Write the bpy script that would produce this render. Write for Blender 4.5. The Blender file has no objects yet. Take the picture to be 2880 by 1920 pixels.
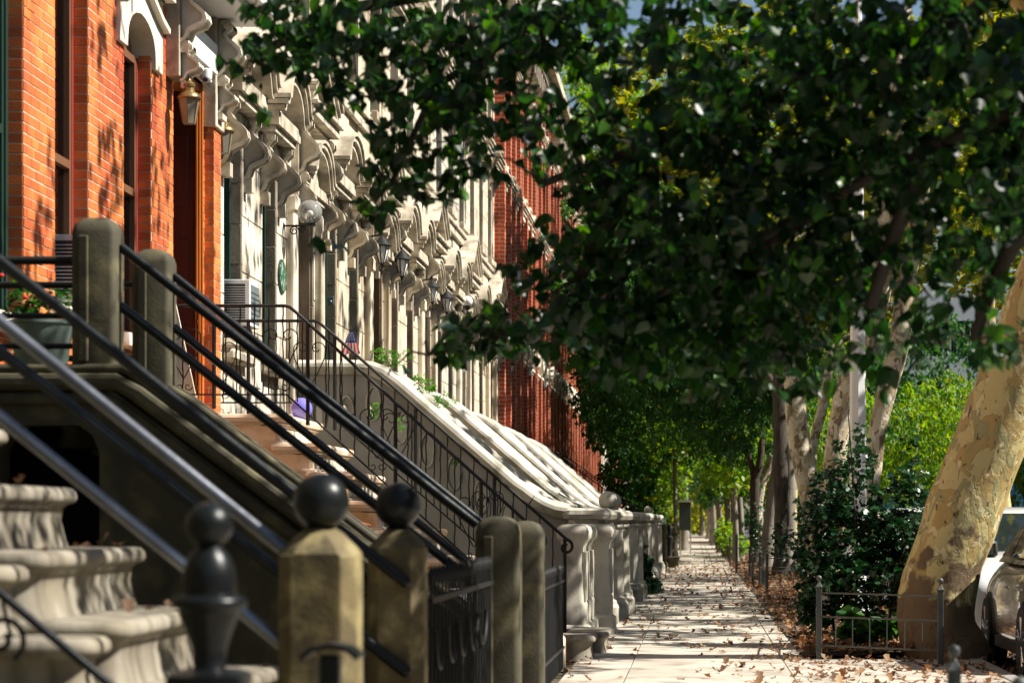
import bpy, bmesh, math, random
import numpy as np
from math import sin, cos, pi, radians, sqrt, atan2
from mathutils import Vector, Matrix, noise
from mathutils.geometry import tessellate_polygon
random.seed(7); rng = np.random.default_rng(7)
S = bpy.context.scene
COL = S.collection
# ------------------------------------------------------------ camera, light, exposure
H = 1.40; F = 5553.0
cam = bpy.data.cameras.new('camera'); camo = bpy.data.objects.new('camera', cam); COL.objects.link(camo)
camo.location = (0, 0, H); camo.rotation_euler = (pi/2, 0, 0)
cam.lens = 85; cam.sensor_width = 36; cam.shift_x = -0.1803; cam.shift_y = 0.1748
cam.clip_start = 0.5; cam.clip_end = 2000
cam.dof.use_dof = True; cam.dof.focus_distance = 31; cam.dof.aperture_fstop = 3.2; cam.dof.aperture_blades = 9
S.camera = camo
SUN_EL, SUN_BACK = 47.0, 1.2          # height, and degrees the sun stands behind the street's normal
sd = Vector((cos(radians(SUN_EL))*cos(radians(SUN_BACK)), -cos(radians(SUN_EL))*sin(radians(SUN_BACK)), sin(radians(SUN_EL))))
world = bpy.data.worlds.new('World'); S.world = world; world.use_nodes = True
wn = world.node_tree
sky = wn.nodes.new('ShaderNodeTexSky'); sky.sky_type = 'NISHITA'; sky.sun_disc = False
sky.sun_elevation = radians(SUN_EL); sky.sun_rotation = atan2(sd.x, sd.y)
wn.links.new(sky.outputs[0], wn.nodes['Background'].inputs[0]); wn.nodes['Background'].inputs[1].default_value = 0.05
sun = bpy.data.lights.new('sun', 'SUN'); suno = bpy.data.objects.new('sun', sun); COL.objects.link(suno)
sun.energy = 5.0; sun.angle = radians(0.5); sun.color = (1.0, 0.95, 0.86)
suno.rotation_euler = sd.to_track_quat('Z', 'Y').to_euler(); suno.location = (20, -5, 30)
S.view_settings.view_transform = 'Standard'; S.view_settings.look = 'None'
S.view_settings.exposure = 1.02; S.view_settings.gamma = 1; S.view_settings.use_curve_mapping = False
S.cycles.max_bounces = 6; S.cycles.transparent_max_bounces = 6; S.cycles.diffuse_bounces = 1
S.cycles.transmission_bounces = 4; S.cycles.glossy_bounces = 3
S.cycles.caustics_reflective = False; S.cycles.caustics_refractive = False

def PT(u, v, Y):
    "a point at depth Y, read off the survey photograph"
    return Vector(((u-1600)*Y/F, Y, H-(v-1195)*Y/F))

# ------------------------------------------------------------ materials
def nd(nt, t, **k):
    n = nt.nodes.new(t)
    for a, b in k.items(): setattr(n, a, b)
    return n
def material(name, c1, c2=None, rough=.8, scale=(3,3,3), bump=.15, bscale=30, metal=0, island=0, lo=.35, hi=.65,
             coat=0, spec=.5, c3=None, s3=1.2, obj=False, detail=6):
    m = bpy.data.materials.new(name); m.use_nodes = True; nt = m.node_tree
    b = nt.nodes['Principled BSDF']; L = nt.links
    tc = nd(nt, 'ShaderNodeTexCoord') if obj else nd(nt, 'ShaderNodeNewGeometry')
    co = tc.outputs['Object'] if obj else tc.outputs['Position']
    mp = nd(nt, 'ShaderNodeMapping'); L.new(co, mp.inputs[0]); mp.inputs['Scale'].default_value = scale
    nz = nd(nt, 'ShaderNodeTexNoise'); nz.inputs['Scale'].default_value = 1; nz.inputs['Detail'].default_value = detail
    L.new(mp.outputs[0], nz.inputs['Vector'])
    rp = nd(nt, 'ShaderNodeMapRange'); L.new(nz.outputs[0], rp.inputs[0])
    rp.inputs[1].default_value = lo; rp.inputs[2].default_value = hi
    mx = nd(nt, 'ShaderNodeMix', data_type='RGBA'); L.new(rp.outputs[0], mx.inputs[0])
    mx.inputs[6].default_value = (*c1, 1); mx.inputs[7].default_value = (*(c2 or c1), 1)
    out = mx.outputs[2]
    if c3:
        n3 = nd(nt, 'ShaderNodeTexNoise'); n3.inputs['Scale'].default_value = s3; n3.inputs['Detail'].default_value = 5; L.new(co, n3.inputs['Vector'])
        r3 = nd(nt, 'ShaderNodeMapRange'); L.new(n3.outputs[0], r3.inputs[0]); r3.inputs[1].default_value = .5; r3.inputs[2].default_value = .68
        m3 = nd(nt, 'ShaderNodeMix', data_type='RGBA'); L.new(r3.outputs[0], m3.inputs[0]); L.new(out, m3.inputs[6]); m3.inputs[7].default_value = (*c3, 1)
        out = m3.outputs[2]
    if island:
        g = nd(nt, 'ShaderNodeNewGeometry'); oi = nd(nt, 'ShaderNodeObjectInfo')
        ad = nd(nt, 'ShaderNodeMath', operation='ADD'); L.new(g.outputs['Random Per Island'], ad.inputs[0]); L.new(oi.outputs['Random'], ad.inputs[1])
        fr = nd(nt, 'ShaderNodeMath', operation='FRACT'); L.new(ad.outputs[0], fr.inputs[0])
        r2 = nd(nt, 'ShaderNodeMapRange'); L.new(fr.outputs[0], r2.inputs[0]); r2.inputs[3].default_value = 1-island; r2.inputs[4].default_value = 1+island
        hs = nd(nt, 'ShaderNodeHueSaturation'); L.new(out, hs.inputs['Color']); L.new(r2.outputs[0], hs.inputs['Value']); out = hs.outputs[0]
    L.new(out, b.inputs['Base Color'])
    b.inputs['Roughness'].default_value = rough; b.inputs['Metallic'].default_value = metal
    b.inputs['Coat Weight'].default_value = coat; b.inputs['Specular IOR Level'].default_value = spec
    if bump:
        n2 = nd(nt, 'ShaderNodeTexNoise'); n2.inputs['Scale'].default_value = bscale; n2.inputs['Detail'].default_value = 4; L.new(co, n2.inputs['Vector'])
        bp = nd(nt, 'ShaderNodeBump'); bp.inputs['Strength'].default_value = bump; bp.inputs['Distance'].default_value = .28/bscale
        L.new(n2.outputs[0], bp.inputs['Height']); L.new(bp.outputs[0], b.inputs['Normal'])
    return m
def leafmat(name, cols, trans=.35, rough=.45, spec=.5):
    m = bpy.data.materials.new(name); m.use_nodes = True; nt = m.node_tree; L = nt.links
    b = nt.nodes['Principled BSDF']; out = nt.nodes['Material Output']
    g = nd(nt, 'ShaderNodeNewGeometry'); cr = nd(nt, 'ShaderNodeValToRGB'); L.new(g.outputs['Random Per Island'], cr.inputs[0])
    el = cr.color_ramp.elements
    for i, c in enumerate(cols):
        e = el[i] if i < 2 else el.new(i/(len(cols)-1))
        e.position = i/(len(cols)-1); e.color = (*c, 1)
    L.new(cr.outputs[0], b.inputs['Base Color']); b.inputs['Roughness'].default_value = rough; b.inputs['Specular IOR Level'].default_value = spec
    t = nd(nt, 'ShaderNodeBsdfTranslucent'); hs = nd(nt, 'ShaderNodeHueSaturation'); L.new(cr.outputs[0], hs.inputs['Color'])
    hs.inputs['Saturation'].default_value = 1.15; hs.inputs['Value'].default_value = 1.8; hs.inputs['Hue'].default_value = .49; L.new(hs.outputs[0], t.inputs[0])
    mx = nd(nt, 'ShaderNodeMixShader'); mx.inputs[0].default_value = trans
    L.new(b.outputs[0], mx.inputs[1]); L.new(t.outputs[0], mx.inputs[2]); L.new(mx.outputs[0], out.inputs[0])
    return m
def barkmat(name, base, mid, dark, sc=7, fleck=(.16,.09,.04)):
    "plane bark: pale ground, olive and tan plates with crisp edges, brown flecks"
    m = material(name, base, base, rough=.78, bump=.4, bscale=14)
    nt = m.node_tree; L = nt.links; b = nt.nodes['Principled BSDF']
    out = b.inputs['Base Color'].links[0].from_socket; bump = b.inputs['Normal'].links[0].from_node
    g = nd(nt, 'ShaderNodeNewGeometry')
    for i, (col, s, zz, th, dist) in enumerate(((mid, sc*.55, .6, .50, 1.0), (dark, sc, .5, .56, .9), ((base[0]*1.25, base[1]*1.28, base[2]*1.6), sc*1.3, .6, .60, .8), (fleck, sc*3.2, .7, .655, .5))):
        mp = nd(nt, 'ShaderNodeMapping'); mp.inputs['Scale'].default_value = (s, s, s*zz); mp.inputs['Location'].default_value = (i*7.3, i*3.1, i*5.7); L.new(g.outputs['Position'], mp.inputs[0])
        nz = nd(nt, 'ShaderNodeTexNoise'); nz.inputs['Scale'].default_value = 1; nz.inputs['Detail'].default_value = 5; nz.inputs['Distortion'].default_value = dist; L.new(mp.outputs[0], nz.inputs[0])
        r = nd(nt, 'ShaderNodeMapRange'); L.new(nz.outputs[0], r.inputs[0]); r.inputs[1].default_value = th; r.inputs[2].default_value = th+.012
        mx = nd(nt, 'ShaderNodeMix', data_type='RGBA'); L.new(r.outputs[0], mx.inputs[0]); L.new(out, mx.inputs[6]); mx.inputs[7].default_value = (*[min(.8, c) for c in col], 1); out = mx.outputs[2]
        b2 = nd(nt, 'ShaderNodeBump'); b2.inputs['Strength'].default_value = .8; b2.inputs['Distance'].default_value = .012; b2.invert = i in (2,)
        L.new(r.outputs[0], b2.inputs['Height']); L.new(bump.outputs[0], b2.inputs['Normal']); bump = b2
    L.new(out, b.inputs['Base Color']); L.new(bump.outputs[0], b.inputs['Normal'])
    return m
M = {}
M['brick'] = material('red_brick', (.46,.085,.016), (.70,.21,.045), rough=.75, scale=(2,2,1.2), bump=.25, bscale=60, island=.30, c3=(.40,.055,.018), s3=1.0)
M['mortar'] = material('mortar', (.74,.54,.40), (.58,.36,.22), scale=(4,4,4), bump=.3, bscale=90)
M['stone'] = material('cream_stone', (.76,.69,.57), (.50,.43,.32), scale=(5.5,5.5,.55), bump=.3, bscale=45, island=.07, c3=(.30,.25,.18), s3=2.2)
M['stone_rough'] = material('dark_rough_stone', (.34,.28,.20), (.20,.16,.105), scale=(5,5,2.0), bump=.7, bscale=38, island=.08)
M['trimstone'] = material('carved_stone', (.62,.55,.43), (.38,.32,.23), scale=(5,5,3), bump=.35, bscale=40, c3=(.22,.19,.14), s3=3.5)
M['cream'] = material('cream_painted_stone', (.78,.72,.60), (.58,.51,.38), scale=(3,3,2), bump=.25, bscale=40)
M['balu'] = material('balustrade_stone', (.60,.56,.47), (.36,.33,.265), scale=(3,3,2), bump=.25, bscale=50, c3=(.20,.19,.14), s3=3.0)
M['tan'] = material('tan_stone', (.78,.67,.54), (.66,.50,.35), scale=(3,3,1), bump=.15, bscale=50, c3=(.60,.34,.15), s3=1.3)
M['ochre'] = material('ochre_render', (.80,.56,.33), (.74,.60,.44), scale=(2.0,2.0,1.4), bump=.12, bscale=40, lo=.4, hi=.6, c3=(.55,.34,.16), s3=4)
M['grey_render'] = material('grey_cheek_render', (.38,.36,.32), (.26,.24,.20), scale=(2,2,1), bump=.2, bscale=40)
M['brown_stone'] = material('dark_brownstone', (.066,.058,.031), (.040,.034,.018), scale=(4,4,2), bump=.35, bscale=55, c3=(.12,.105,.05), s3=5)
M['post_stone'] = material('mossy_post_stone', (.16,.122,.05), (.07,.054,.026), scale=(6,6,4), bump=.5, bscale=60, c3=(.26,.21,.09), s3=9)
M['step_stone'] = material('worn_step_stone', (.30,.27,.21), (.12,.10,.072), scale=(10,10,1.2), bump=.2, bscale=60, c3=(.22,.19,.13), s3=4)
M['iron'] = material('black_iron', (.008,.009,.009), (.014,.015,.014), rough=.55, bump=.1, bscale=70, spec=.3)
M['gloss_iron'] = material('glossy_black_pipe', (.004,.005,.006), (.008,.010,.010), rough=.34, bump=.15, bscale=30, spec=.25)
M['sunlit_pipe'] = material('sunlit_pale_pipe', (.26,.27,.30), (.12,.125,.14), rough=.27, bump=.10, bscale=30, metal=.8, scale=(3,3,3))  # paler metallic copy of the black pipe, sun glint put into its colour
M['grey_iron'] = material('worn_iron_guard', (.035,.05,.05), (.09,.085,.07), rough=.5, bump=.2, bscale=60, scale=(9,9,4))
M['side'] = material('sidewalk_concrete', (.52,.47,.39), (.38,.34,.28), rough=.9, scale=(1.3,1.3,1.3), bump=.25, bscale=90, c3=(.25,.21,.165), s3=2.3, island=.06)
_nt = M['side'].node_tree; _b = _nt.nodes['Principled BSDF']; _src = _b.inputs['Base Color'].links[0].from_socket
_g = _nt.nodes.new('ShaderNodeNewGeometry'); _v = _nt.nodes.new('ShaderNodeTexVoronoi'); _v.inputs['Scale'].default_value = 3.2; _nt.links.new(_g.outputs['Position'], _v.inputs['Vector'])
_r = _nt.nodes.new('ShaderNodeMapRange'); _r.inputs[1].default_value = .06; _r.inputs[2].default_value = .09; _r.inputs[3].default_value = .55; _r.inputs[4].default_value = 0; _nt.links.new(_v.outputs['Distance'], _r.inputs[0])
_x = _nt.nodes.new('ShaderNodeMix'); _x.data_type = 'RGBA'; _x.inputs[7].default_value = (.13,.12,.10,1); _nt.links.new(_r.outputs[0], _x.inputs[0]); _nt.links.new(_src, _x.inputs[6])
_n1 = _nt.nodes.new('ShaderNodeTexNoise'); _n1.inputs['Scale'].default_value = .9; _n1.inputs['Detail'].default_value = 8; _nt.links.new(_g.outputs['Position'], _n1.inputs['Vector'])
_r1 = _nt.nodes.new('ShaderNodeMapRange'); _r1.inputs[1].default_value = .52; _r1.inputs[2].default_value = .72; _r1.inputs[4].default_value = .6; _nt.links.new(_n1.outputs[0], _r1.inputs[0])
_y = _nt.nodes.new('ShaderNodeMix'); _y.data_type = 'RGBA'; _y.inputs[7].default_value = (.24,.205,.16,1); _nt.links.new(_r1.outputs[0], _y.inputs[0]); _nt.links.new(_x.outputs[2], _y.inputs[6]); _nt.links.new(_y.outputs[2], _b.inputs['Base Color'])
M['road'] = material('asphalt', (.05,.05,.05), (.065,.063,.06), rough=.9, bump=.3, bscale=60)
M['kerb'] = material('kerb_granite', (.32,.30,.27), (.24,.22,.2), bump=.3)
M['soil'] = material('tree_pit_soil', (.075,.05,.03), (.045,.03,.02), rough=1, bump=.8, bscale=20)
M['ground'] = material('ground_earth', (.10,.09,.075), (.07,.06,.05), rough=1)
M['glass'] = material('window_glass', (.02,.025,.03), rough=.04, bump=.03, bscale=3, spec=1.0)
GP_ = bpy.data.materials.new('clear_pane'); GP_.use_nodes = True; _n = GP_.node_tree
_t = _n.nodes.new('ShaderNodeBsdfTransparent'); _t.inputs[0].default_value = (.75,.8,.8,1); _g = _n.nodes.new('ShaderNodeBsdfGlossy'); _g.inputs['Roughness'].default_value = .03; _m = _n.nodes.new('ShaderNodeMixShader'); _l = _n.nodes.new('ShaderNodeLayerWeight'); _l.inputs[0].default_value = .4
_n.links.new(_l.outputs['Fresnel'], _m.inputs[0]); _n.links.new(_t.outputs[0], _m.inputs[1]); _n.links.new(_g.outputs[0], _m.inputs[2]); _n.links.new(_m.outputs[0], _n.nodes['Material Output'].inputs[0]); M['clearpane'] = GP_
M['curtain'] = material('pale_curtain', (.40,.42,.42), (.30,.32,.33), scale=(12,12,.3), bump=0)
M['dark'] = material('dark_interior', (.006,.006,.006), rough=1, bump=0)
M['gframe'] = material('dark_green_frame', (.012,.035,.025), rough=.4, bump=.05)
M['bframe'] = material('brown_window_frame', (.16,.07,.035), rough=.5, bump=.05)
M['redframe'] = material('red_frame', (.23,.03,.02), rough=.5, bump=.05)
M['door_wood'] = material('varnished_door_wood', (.12,.022,.009), (.07,.014,.006), rough=.4, scale=(6,6,.7), bump=.05)
M['jamb'] = material('orange_varnished_jamb', (.52,.17,.03), (.35,.09,.015), rough=.35, scale=(20,20,.7), bump=.05)
M['olddoor'] = material('weathered_ochre_door', (.26,.13,.035), (.06,.05,.035), rough=.6, scale=(2.5,2.5,1.2), bump=.1)
M['white'] = material('white_paint', (.78,.78,.76), rough=.45, bump=.03)
M['acwhite'] = material('air_conditioner_white', (.70,.72,.74), rough=.45, bump=.02)
M['acdark'] = material('grille_black', (.02,.022,.025), rough=.6, bump=0)
M['fin'] = material('aluminium_fins', (.30,.36,.38), rough=.4, metal=.6, bump=0)
M['brass'] = material('aged_brass', (.34,.23,.09), (.20,.13,.05), rough=.35, metal=.7, bump=.05)
M['bark'] = material('dark_furrowed_bark', (.075,.058,.04), (.03,.024,.018), rough=.95, scale=(26,26,3), bump=.9, bscale=28)
M['greybark'] = material('pale_smooth_bark', (.28,.25,.20), (.17,.15,.12), rough=.85, scale=(6,6,2), bump=.4, bscale=20)
M['plane'] = barkmat('plane_bark', (.60,.50,.22), (.46,.33,.12), (.36,.33,.15), sc=5.0)
M['plane2'] = barkmat('plane_bark_pale', (.62,.55,.40), (.46,.37,.22), (.24,.17,.10), sc=9)
_nt = M['plane'].node_tree; _b = _nt.nodes['Principled BSDF']; _src = _b.inputs['Base Color'].links[0].from_socket   # brown noise patches, more of them lower on the trunk
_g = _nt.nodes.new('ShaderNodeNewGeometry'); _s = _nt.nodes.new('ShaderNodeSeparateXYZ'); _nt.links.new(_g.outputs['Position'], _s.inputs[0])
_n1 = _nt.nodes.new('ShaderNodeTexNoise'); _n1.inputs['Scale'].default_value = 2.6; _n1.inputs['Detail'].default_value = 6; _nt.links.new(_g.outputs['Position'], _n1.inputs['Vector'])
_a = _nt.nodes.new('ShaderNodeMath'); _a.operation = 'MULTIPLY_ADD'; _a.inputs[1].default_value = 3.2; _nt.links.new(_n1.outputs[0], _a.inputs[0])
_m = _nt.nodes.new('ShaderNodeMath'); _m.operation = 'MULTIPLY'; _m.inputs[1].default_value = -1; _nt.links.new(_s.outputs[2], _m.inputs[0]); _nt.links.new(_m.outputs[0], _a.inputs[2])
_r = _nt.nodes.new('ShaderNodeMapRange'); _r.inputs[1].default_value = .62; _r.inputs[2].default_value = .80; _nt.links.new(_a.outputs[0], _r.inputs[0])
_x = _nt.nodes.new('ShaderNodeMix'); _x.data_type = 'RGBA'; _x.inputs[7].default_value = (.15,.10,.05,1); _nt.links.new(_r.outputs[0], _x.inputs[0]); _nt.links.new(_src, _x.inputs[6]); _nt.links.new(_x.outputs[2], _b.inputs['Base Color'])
M['twig'] = material('dark_twig', (.035,.028,.02), rough=.8, bump=.1)
M['lime'] = leafmat('linden_leaf', [(.006,.022,.007),(.010,.034,.009),(.012,.045,.010),(.008,.028,.009),(.02,.075,.012),(.006,.022,.010),(.010,.034,.010),(.035,.10,.015),(.010,.03,.008),(.09,.24,.03)], .38, .34, .42)  # the bright greens stand in for sun flecks, painted on random leaves
M['planeleaf'] = leafmat('plane_leaf', [(.09,.15,.015),(.16,.20,.02),(.30,.28,.04),(.06,.13,.02)], .45, .5)
M['ashleaf'] = leafmat('ash_leaf', [(.012,.06,.014),(.02,.08,.016),(.04,.12,.02),(.015,.07,.02),(.07,.16,.02)], .35, .55, .25)
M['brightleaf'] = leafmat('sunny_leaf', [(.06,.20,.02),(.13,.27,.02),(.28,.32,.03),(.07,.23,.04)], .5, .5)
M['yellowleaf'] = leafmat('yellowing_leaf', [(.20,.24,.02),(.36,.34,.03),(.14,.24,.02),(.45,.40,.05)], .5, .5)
M['ivy'] = leafmat('ivy_leaf', [(.008,.035,.012),(.014,.05,.016),(.022,.08,.022)], .15, .38, .4)
M['fern'] = leafmat('fern_leaf', [(.05,.2,.02),(.12,.3,.03)], .4)
M['dead'] = leafmat('dead_leaf', [(.24,.10,.035),(.15,.065,.028),(.36,.23,.11),(.09,.045,.022),(.28,.14,.055),(.18,.10,.05)], .12, .75)
M['redflower'] = material('red_petal', (.5,.02,.02), rough=.6, bump=0)
M['zinc'] = material('galvanised_zinc', (.22,.28,.25), (.12,.17,.15), rough=.45, metal=.5, scale=(6,6,3), bump=.05)

# ------------------------------------------------------------ mesh builder
class MB:
    def __init__(s): s.v = []; s.f = []; s.mi = []; s.cur = 0
    def add(s, vs, fs):
        o = len(s.v); s.v += [tuple(p) for p in vs]; s.f += [tuple(i+o for i in f) for f in fs]; s.mi += [s.cur]*len(fs); return s
    def box(s, x0, x1, y0, y1, z0, z1):
        return s.add([(x0,y0,z0),(x1,y0,z0),(x1,y1,z0),(x0,y1,z0),(x0,y0,z1),(x1,y0,z1),(x1,y1,z1),(x0,y1,z1)],
                     [(0,3,2,1),(4,5,6,7),(0,1,5,4),(1,2,6,5),(2,3,7,6),(3,0,4,7)])
    def extr(s, poly, ax, t0, t1):
        "poly of 2-D points; ax 'y': (x,z) along y; 'x': (y,z) along x; 'z': (x,y) along z"
        mk = {'y': lambda a, b, t: (a, t, b), 'x': lambda a, b, t: (t, a, b), 'z': lambda a, b, t: (a, b, t)}[ax]
        n = len(poly); vs = [mk(a, b, t0) for a, b in poly] + [mk(a, b, t1) for a, b in poly]
        fs = [(i, (i+1) % n, (i+1) % n+n, i+n) for i in range(n)]
        tris = tessellate_polygon([[Vector((a, b, 0)) for a, b in poly]])
        for t in tris: fs.append((t[0], t[1], t[2])); fs.append((t[2]+n, t[1]+n, t[0]+n))
        return s.add(vs, fs)
    def tube(s, pts, r, n=8, caps=True):
        pts = [Vector(p) for p in pts]; rr = r if isinstance(r, (list, tuple)) else [r]*len(pts)
        vs = []; fs = []; up = Vector((0,0,1)); m = len(pts)
        a = None
        for i, p in enumerate(pts):
            d = (pts[min(i+1, m-1)]-pts[max(i-1, 0)]).normalized()
            if a is None:
                a = d.cross(up) if abs(d.z) < .95 else d.cross(Vector((0,1,0)))
            a = (a-d*a.dot(d)).normalized(); b = d.cross(a)
            for k in range(n):
                t = 2*pi*k/n; vs.append(p+(a*cos(t)+b*sin(t))*rr[i])
        for i in range(m-1):
            for k in range(n):
                k2 = (k+1) % n; fs.append((i*n+k, i*n+k2, (i+1)*n+k2, (i+1)*n+k))
        if caps: fs.append(tuple(range(n-1, -1, -1))); fs.append(tuple((m-1)*n+k for k in range(n)))
        return s.add(vs, fs)
    def lathe(s, prof, c, n=24):
        vs = []; fs = []; m = len(prof)
        for r, z in prof:
            for k in range(n): vs.append((c[0]+r*cos(2*pi*k/n), c[1]+r*sin(2*pi*k/n), c[2]+z))
        for i in range(m-1):
            for k in range(n):
                k2 = (k+1) % n; fs.append((i*n+k, i*n+k2, (i+1)*n+k2, (i+1)*n+k))
        fs.append(tuple(range(n-1, -1, -1))); fs.append(tuple((m-1)*n+k for k in range(n)))
        return s.add(vs, fs)
    def sph(s, c, r, n=24, sq=1):
        return s.lathe([(max(r*sin(pi*i/(n//2)), .0005), -r*sq*cos(pi*i/(n//2))) for i in range(n//2+1)], c, n)
    def stack(s, x0, x1, y0, y1, prof, r=.05, seg=4):
        "rounded rectangle lofted through [(z, inset)]; seg=1 gives a chamfer"
        vs = []; fs = []; n = 4*(seg+1)
        for z, ins in prof:
            a0, a1, b0, b1 = x0+ins, x1-ins, y0+ins, y1-ins; q = max(min(r, (a1-a0)/2-.001, (b1-b0)/2-.001), .001)
            for cx, cy, t0 in ((a1-q, b1-q, 0), (a0+q, b1-q, pi/2), (a0+q, b0+q, pi), (a1-q, b0+q, 1.5*pi)):
                for k in range(seg+1):
                    t = t0+pi/2*k/seg; vs.append((cx+q*cos(t), cy+q*sin(t), z))
        m = len(prof)
        for i in range(m-1):
            for k in range(n):
                k2 = (k+1) % n; fs.append((i*n+k, i*n+k2, (i+1)*n+k2, (i+1)*n+k))
        fs.append(tuple(range(n-1, -1, -1))); fs.append(tuple((m-1)*n+k for k in range(n)))
        return s.add(vs, fs)
    def band(s, path, th, a0, a1, ax='x'):
        "a moulding: 2-D path given thickness th upward, extruded from a0 to a1"
        up = []
        for i, p in enumerate(path):
            q0 = path[max(i-1, 0)]; q1 = path[min(i+1, len(path)-1)]
            d = Vector((q1[0]-q0[0], q1[1]-q0[1])).normalized(); up.append((p[0]-d.y*th, p[1]+d.x*th))
        mk = {'y': lambda a, b, t: (a, t, b), 'x': lambda a, b, t: (t, a, b)}[ax]
        n = len(path); vs = []
        for t in (a0, a1): vs += [mk(*p, t) for p in path]+[mk(*p, t) for p in up]
        fs = []; o = 2*n
        for i in range(n-1):
            fs += [(i, i+1, i+1+n, i+n), (i+o+1, i+o, i+n+o, i+1+n+o), (i+1, i, i+o, i+1+o), (i+n, i+1+n, i+1+n+o, i+n+o)]
        fs += [(0, n, n+o, o), (n-1, n-1+o, 2*n-1+o, 2*n-1)]
        return s.add(vs, fs)
    def mesh(s, name, mats, smooth=False):
        me = bpy.data.meshes.new(name); me.from_pydata(s.v, [], s.f)
        for m in (mats if isinstance(mats, (list, tuple)) else [mats]): me.materials.append(m)
        if any(s.mi): me.polygons.foreach_set('material_index', s.mi)
        bm = bmesh.new(); bm.from_mesh(me); bmesh.ops.recalc_face_normals(bm, faces=bm.faces); bm.to_mesh(me); bm.free()
        if smooth:
            me.polygons.foreach_set('use_smooth', [True]*len(me.polygons)); me.set_sharp_from_angle(angle=radians(smooth if smooth > 1 else 42))
        return me
    def obj(s, name, mats, parent=None, smooth=False, bevel=0, label=None, cat=None, group=None, kind=None):
        return link(name, s.mesh(name, mats, smooth), parent, bevel, label, cat, group, kind)
def props(o, label=None, cat=None, group=None, kind=None):
    if label: o['label'] = label
    if cat: o['category'] = cat
    if group: o['group'] = group
    if kind: o['kind'] = kind
    return o
def link(name, me, parent=None, bevel=0, label=None, cat=None, group=None, kind=None, loc=None):
    o = bpy.data.objects.new(name, me); COL.objects.link(o)
    if parent is not None:
        o.parent = parent
    if loc is not None: o.location = loc
    if bevel:
        b = o.modifiers.new('bevel', 'BEVEL'); b.width = bevel; b.segments = 2; b.limit_method = 'ANGLE'; b.angle_limit = radians(40); b.harden_normals = False
    return props(o, label, cat, group, kind)
def thing(name, label, cat, group=None, loc=(0,0,0)):
    o = bpy.data.objects.new(name, None); COL.objects.link(o); o.location = loc; o.empty_display_size = .2
    return props(o, label, cat, group)
def copy_tree(o, loc, label=None, parent=None):
    c = o.copy(); COL.objects.link(c)
    if parent is None: c.location = loc
    else: c.parent = parent
    if label: c['label'] = label
    for ch in KIDS.get(o.name) or list(o.children): copy_tree(ch, None, None, c)
    return c
KIDS = {}

# leaf shapes: (outline points x,y ; z lift), in faces folded on the midrib
HEART = ([(0,0,0),(-.30,-.06,.05),(-.48,.22,.10),(-.40,.55,.08),(-.16,.85,.03),(0,1.08,-.06),(.16,.85,.03),(.40,.55,.08),(.48,.22,.10),(.30,-.06,.05)], [(0,1,2,3,4,5),(0,5,6,7,8,9)])
OVAL = ([(0,0,0),(-.30,.38,.07),(0,1,-.05),(.30,.38,.07)], [(0,1,2),(0,2,3)])
LANCE = ([(0,0,0),(-.17,.4,.05),(0,1,-.1),(.17,.4,.05)], [(0,1,2),(0,2,3)])
STAR = ([(0,0,0),(-.5,.15,.05),(-.28,.42,.02),(-.42,.8,.1),(0,1.0,-.05),(.42,.8,.1),(.28,.42,.02),(.5,.15,.05)], [(0,1,2,3,4),(0,4,5,6,7)])
CURL = ([(0,0,0),(-.42,.12,.22),(-.24,.4,.05),(-.38,.78,.30),(0,1.0,.12),(.34,.8,.20),(.22,.42,.02),(.46,.12,.30)], [(0,1,2),(0,2,3,4),(0,4,5,6),(0,6,7)])
def rotmats(n, droop, flat=0, face=None):
    "random leaf frames: y axis = direction of the blade, z = upper side"
    az = rng.uniform(0, 2*pi, n); dr = rng.normal(droop, .45, n)
    y = np.stack([np.cos(az)*np.cos(dr), np.sin(az)*np.cos(dr), -np.sin(dr)], 1)
    z = np.stack([rng.normal(0, .55, n), rng.normal(0, .55, n), np.abs(rng.normal(1, .3, n))], 1)
    if flat: z[:, :2] *= flat
    if face is not None: z += np.array(face)
    x = np.cross(y, z); x /= np.linalg.norm(x, axis=1)[:, None]+1e-9; z = np.cross(x, y)
    return np.stack([x, y, z], 2)
def leafmesh(name, pts, size, shape, mat, droop=.5, flat=0, var=.25, face=None):
    sh, fc = shape; sh = np.array(sh); n = len(pts)
    R = rotmats(n, droop, flat, face); s = size*(1+rng.uniform(-var, var, n))
    V = np.einsum('nij,kj->nki', R, sh)*s[:, None, None]+np.asarray(pts)[:, None, :]
    k = len(sh); me = bpy.data.meshes.new(name); me.vertices.add(n*k); me.vertices.foreach_set('co', V.reshape(-1).astype(np.float32))
    loops = np.concatenate([np.array(f) for f in fc]); tot = len(loops); nf = len(fc)
    L = (loops[None, :]+(np.arange(n)*k)[:, None]).reshape(-1)
    sizes = np.array([len(f) for f in fc]); starts = np.concatenate([[0], np.cumsum(sizes)[:-1]])
    me.loops.add(n*tot); me.loops.foreach_set('vertex_index', L.astype(np.int32))
    me.polygons.add(n*nf); me.polygons.foreach_set('loop_start', (starts[None, :]+(np.arange(n)*tot)[:, None]).reshape(-1).astype(np.int32))
    me.polygons.foreach_set('loop_total', np.tile(sizes, n).astype(np.int32))
    me.materials.append(mat); me.update(calc_edges=True); me.validate()
    return me
def blobpts(c, r, n, clump=0, shell=.0):
    p = rng.normal(0, 1, (n, 3)); p /= np.linalg.norm(p, axis=1)[:, None]; rad = rng.uniform(shell, 1, n)**(1/2.2)
    p = p*rad[:, None]
    if clump:
        k = max(3, n//clump); q = rng.normal(0, 1, (k, 3)); q /= np.linalg.norm(q, axis=1)[:, None]; q *= (rng.uniform(0, 1, k)**(1/2.4))[:, None]
        idx = rng.integers(0, k, n); p = q[idx]+p*(.30/ max(1, (k/12)**.33))
    return p*np.array(r)+np.array(c)
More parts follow.
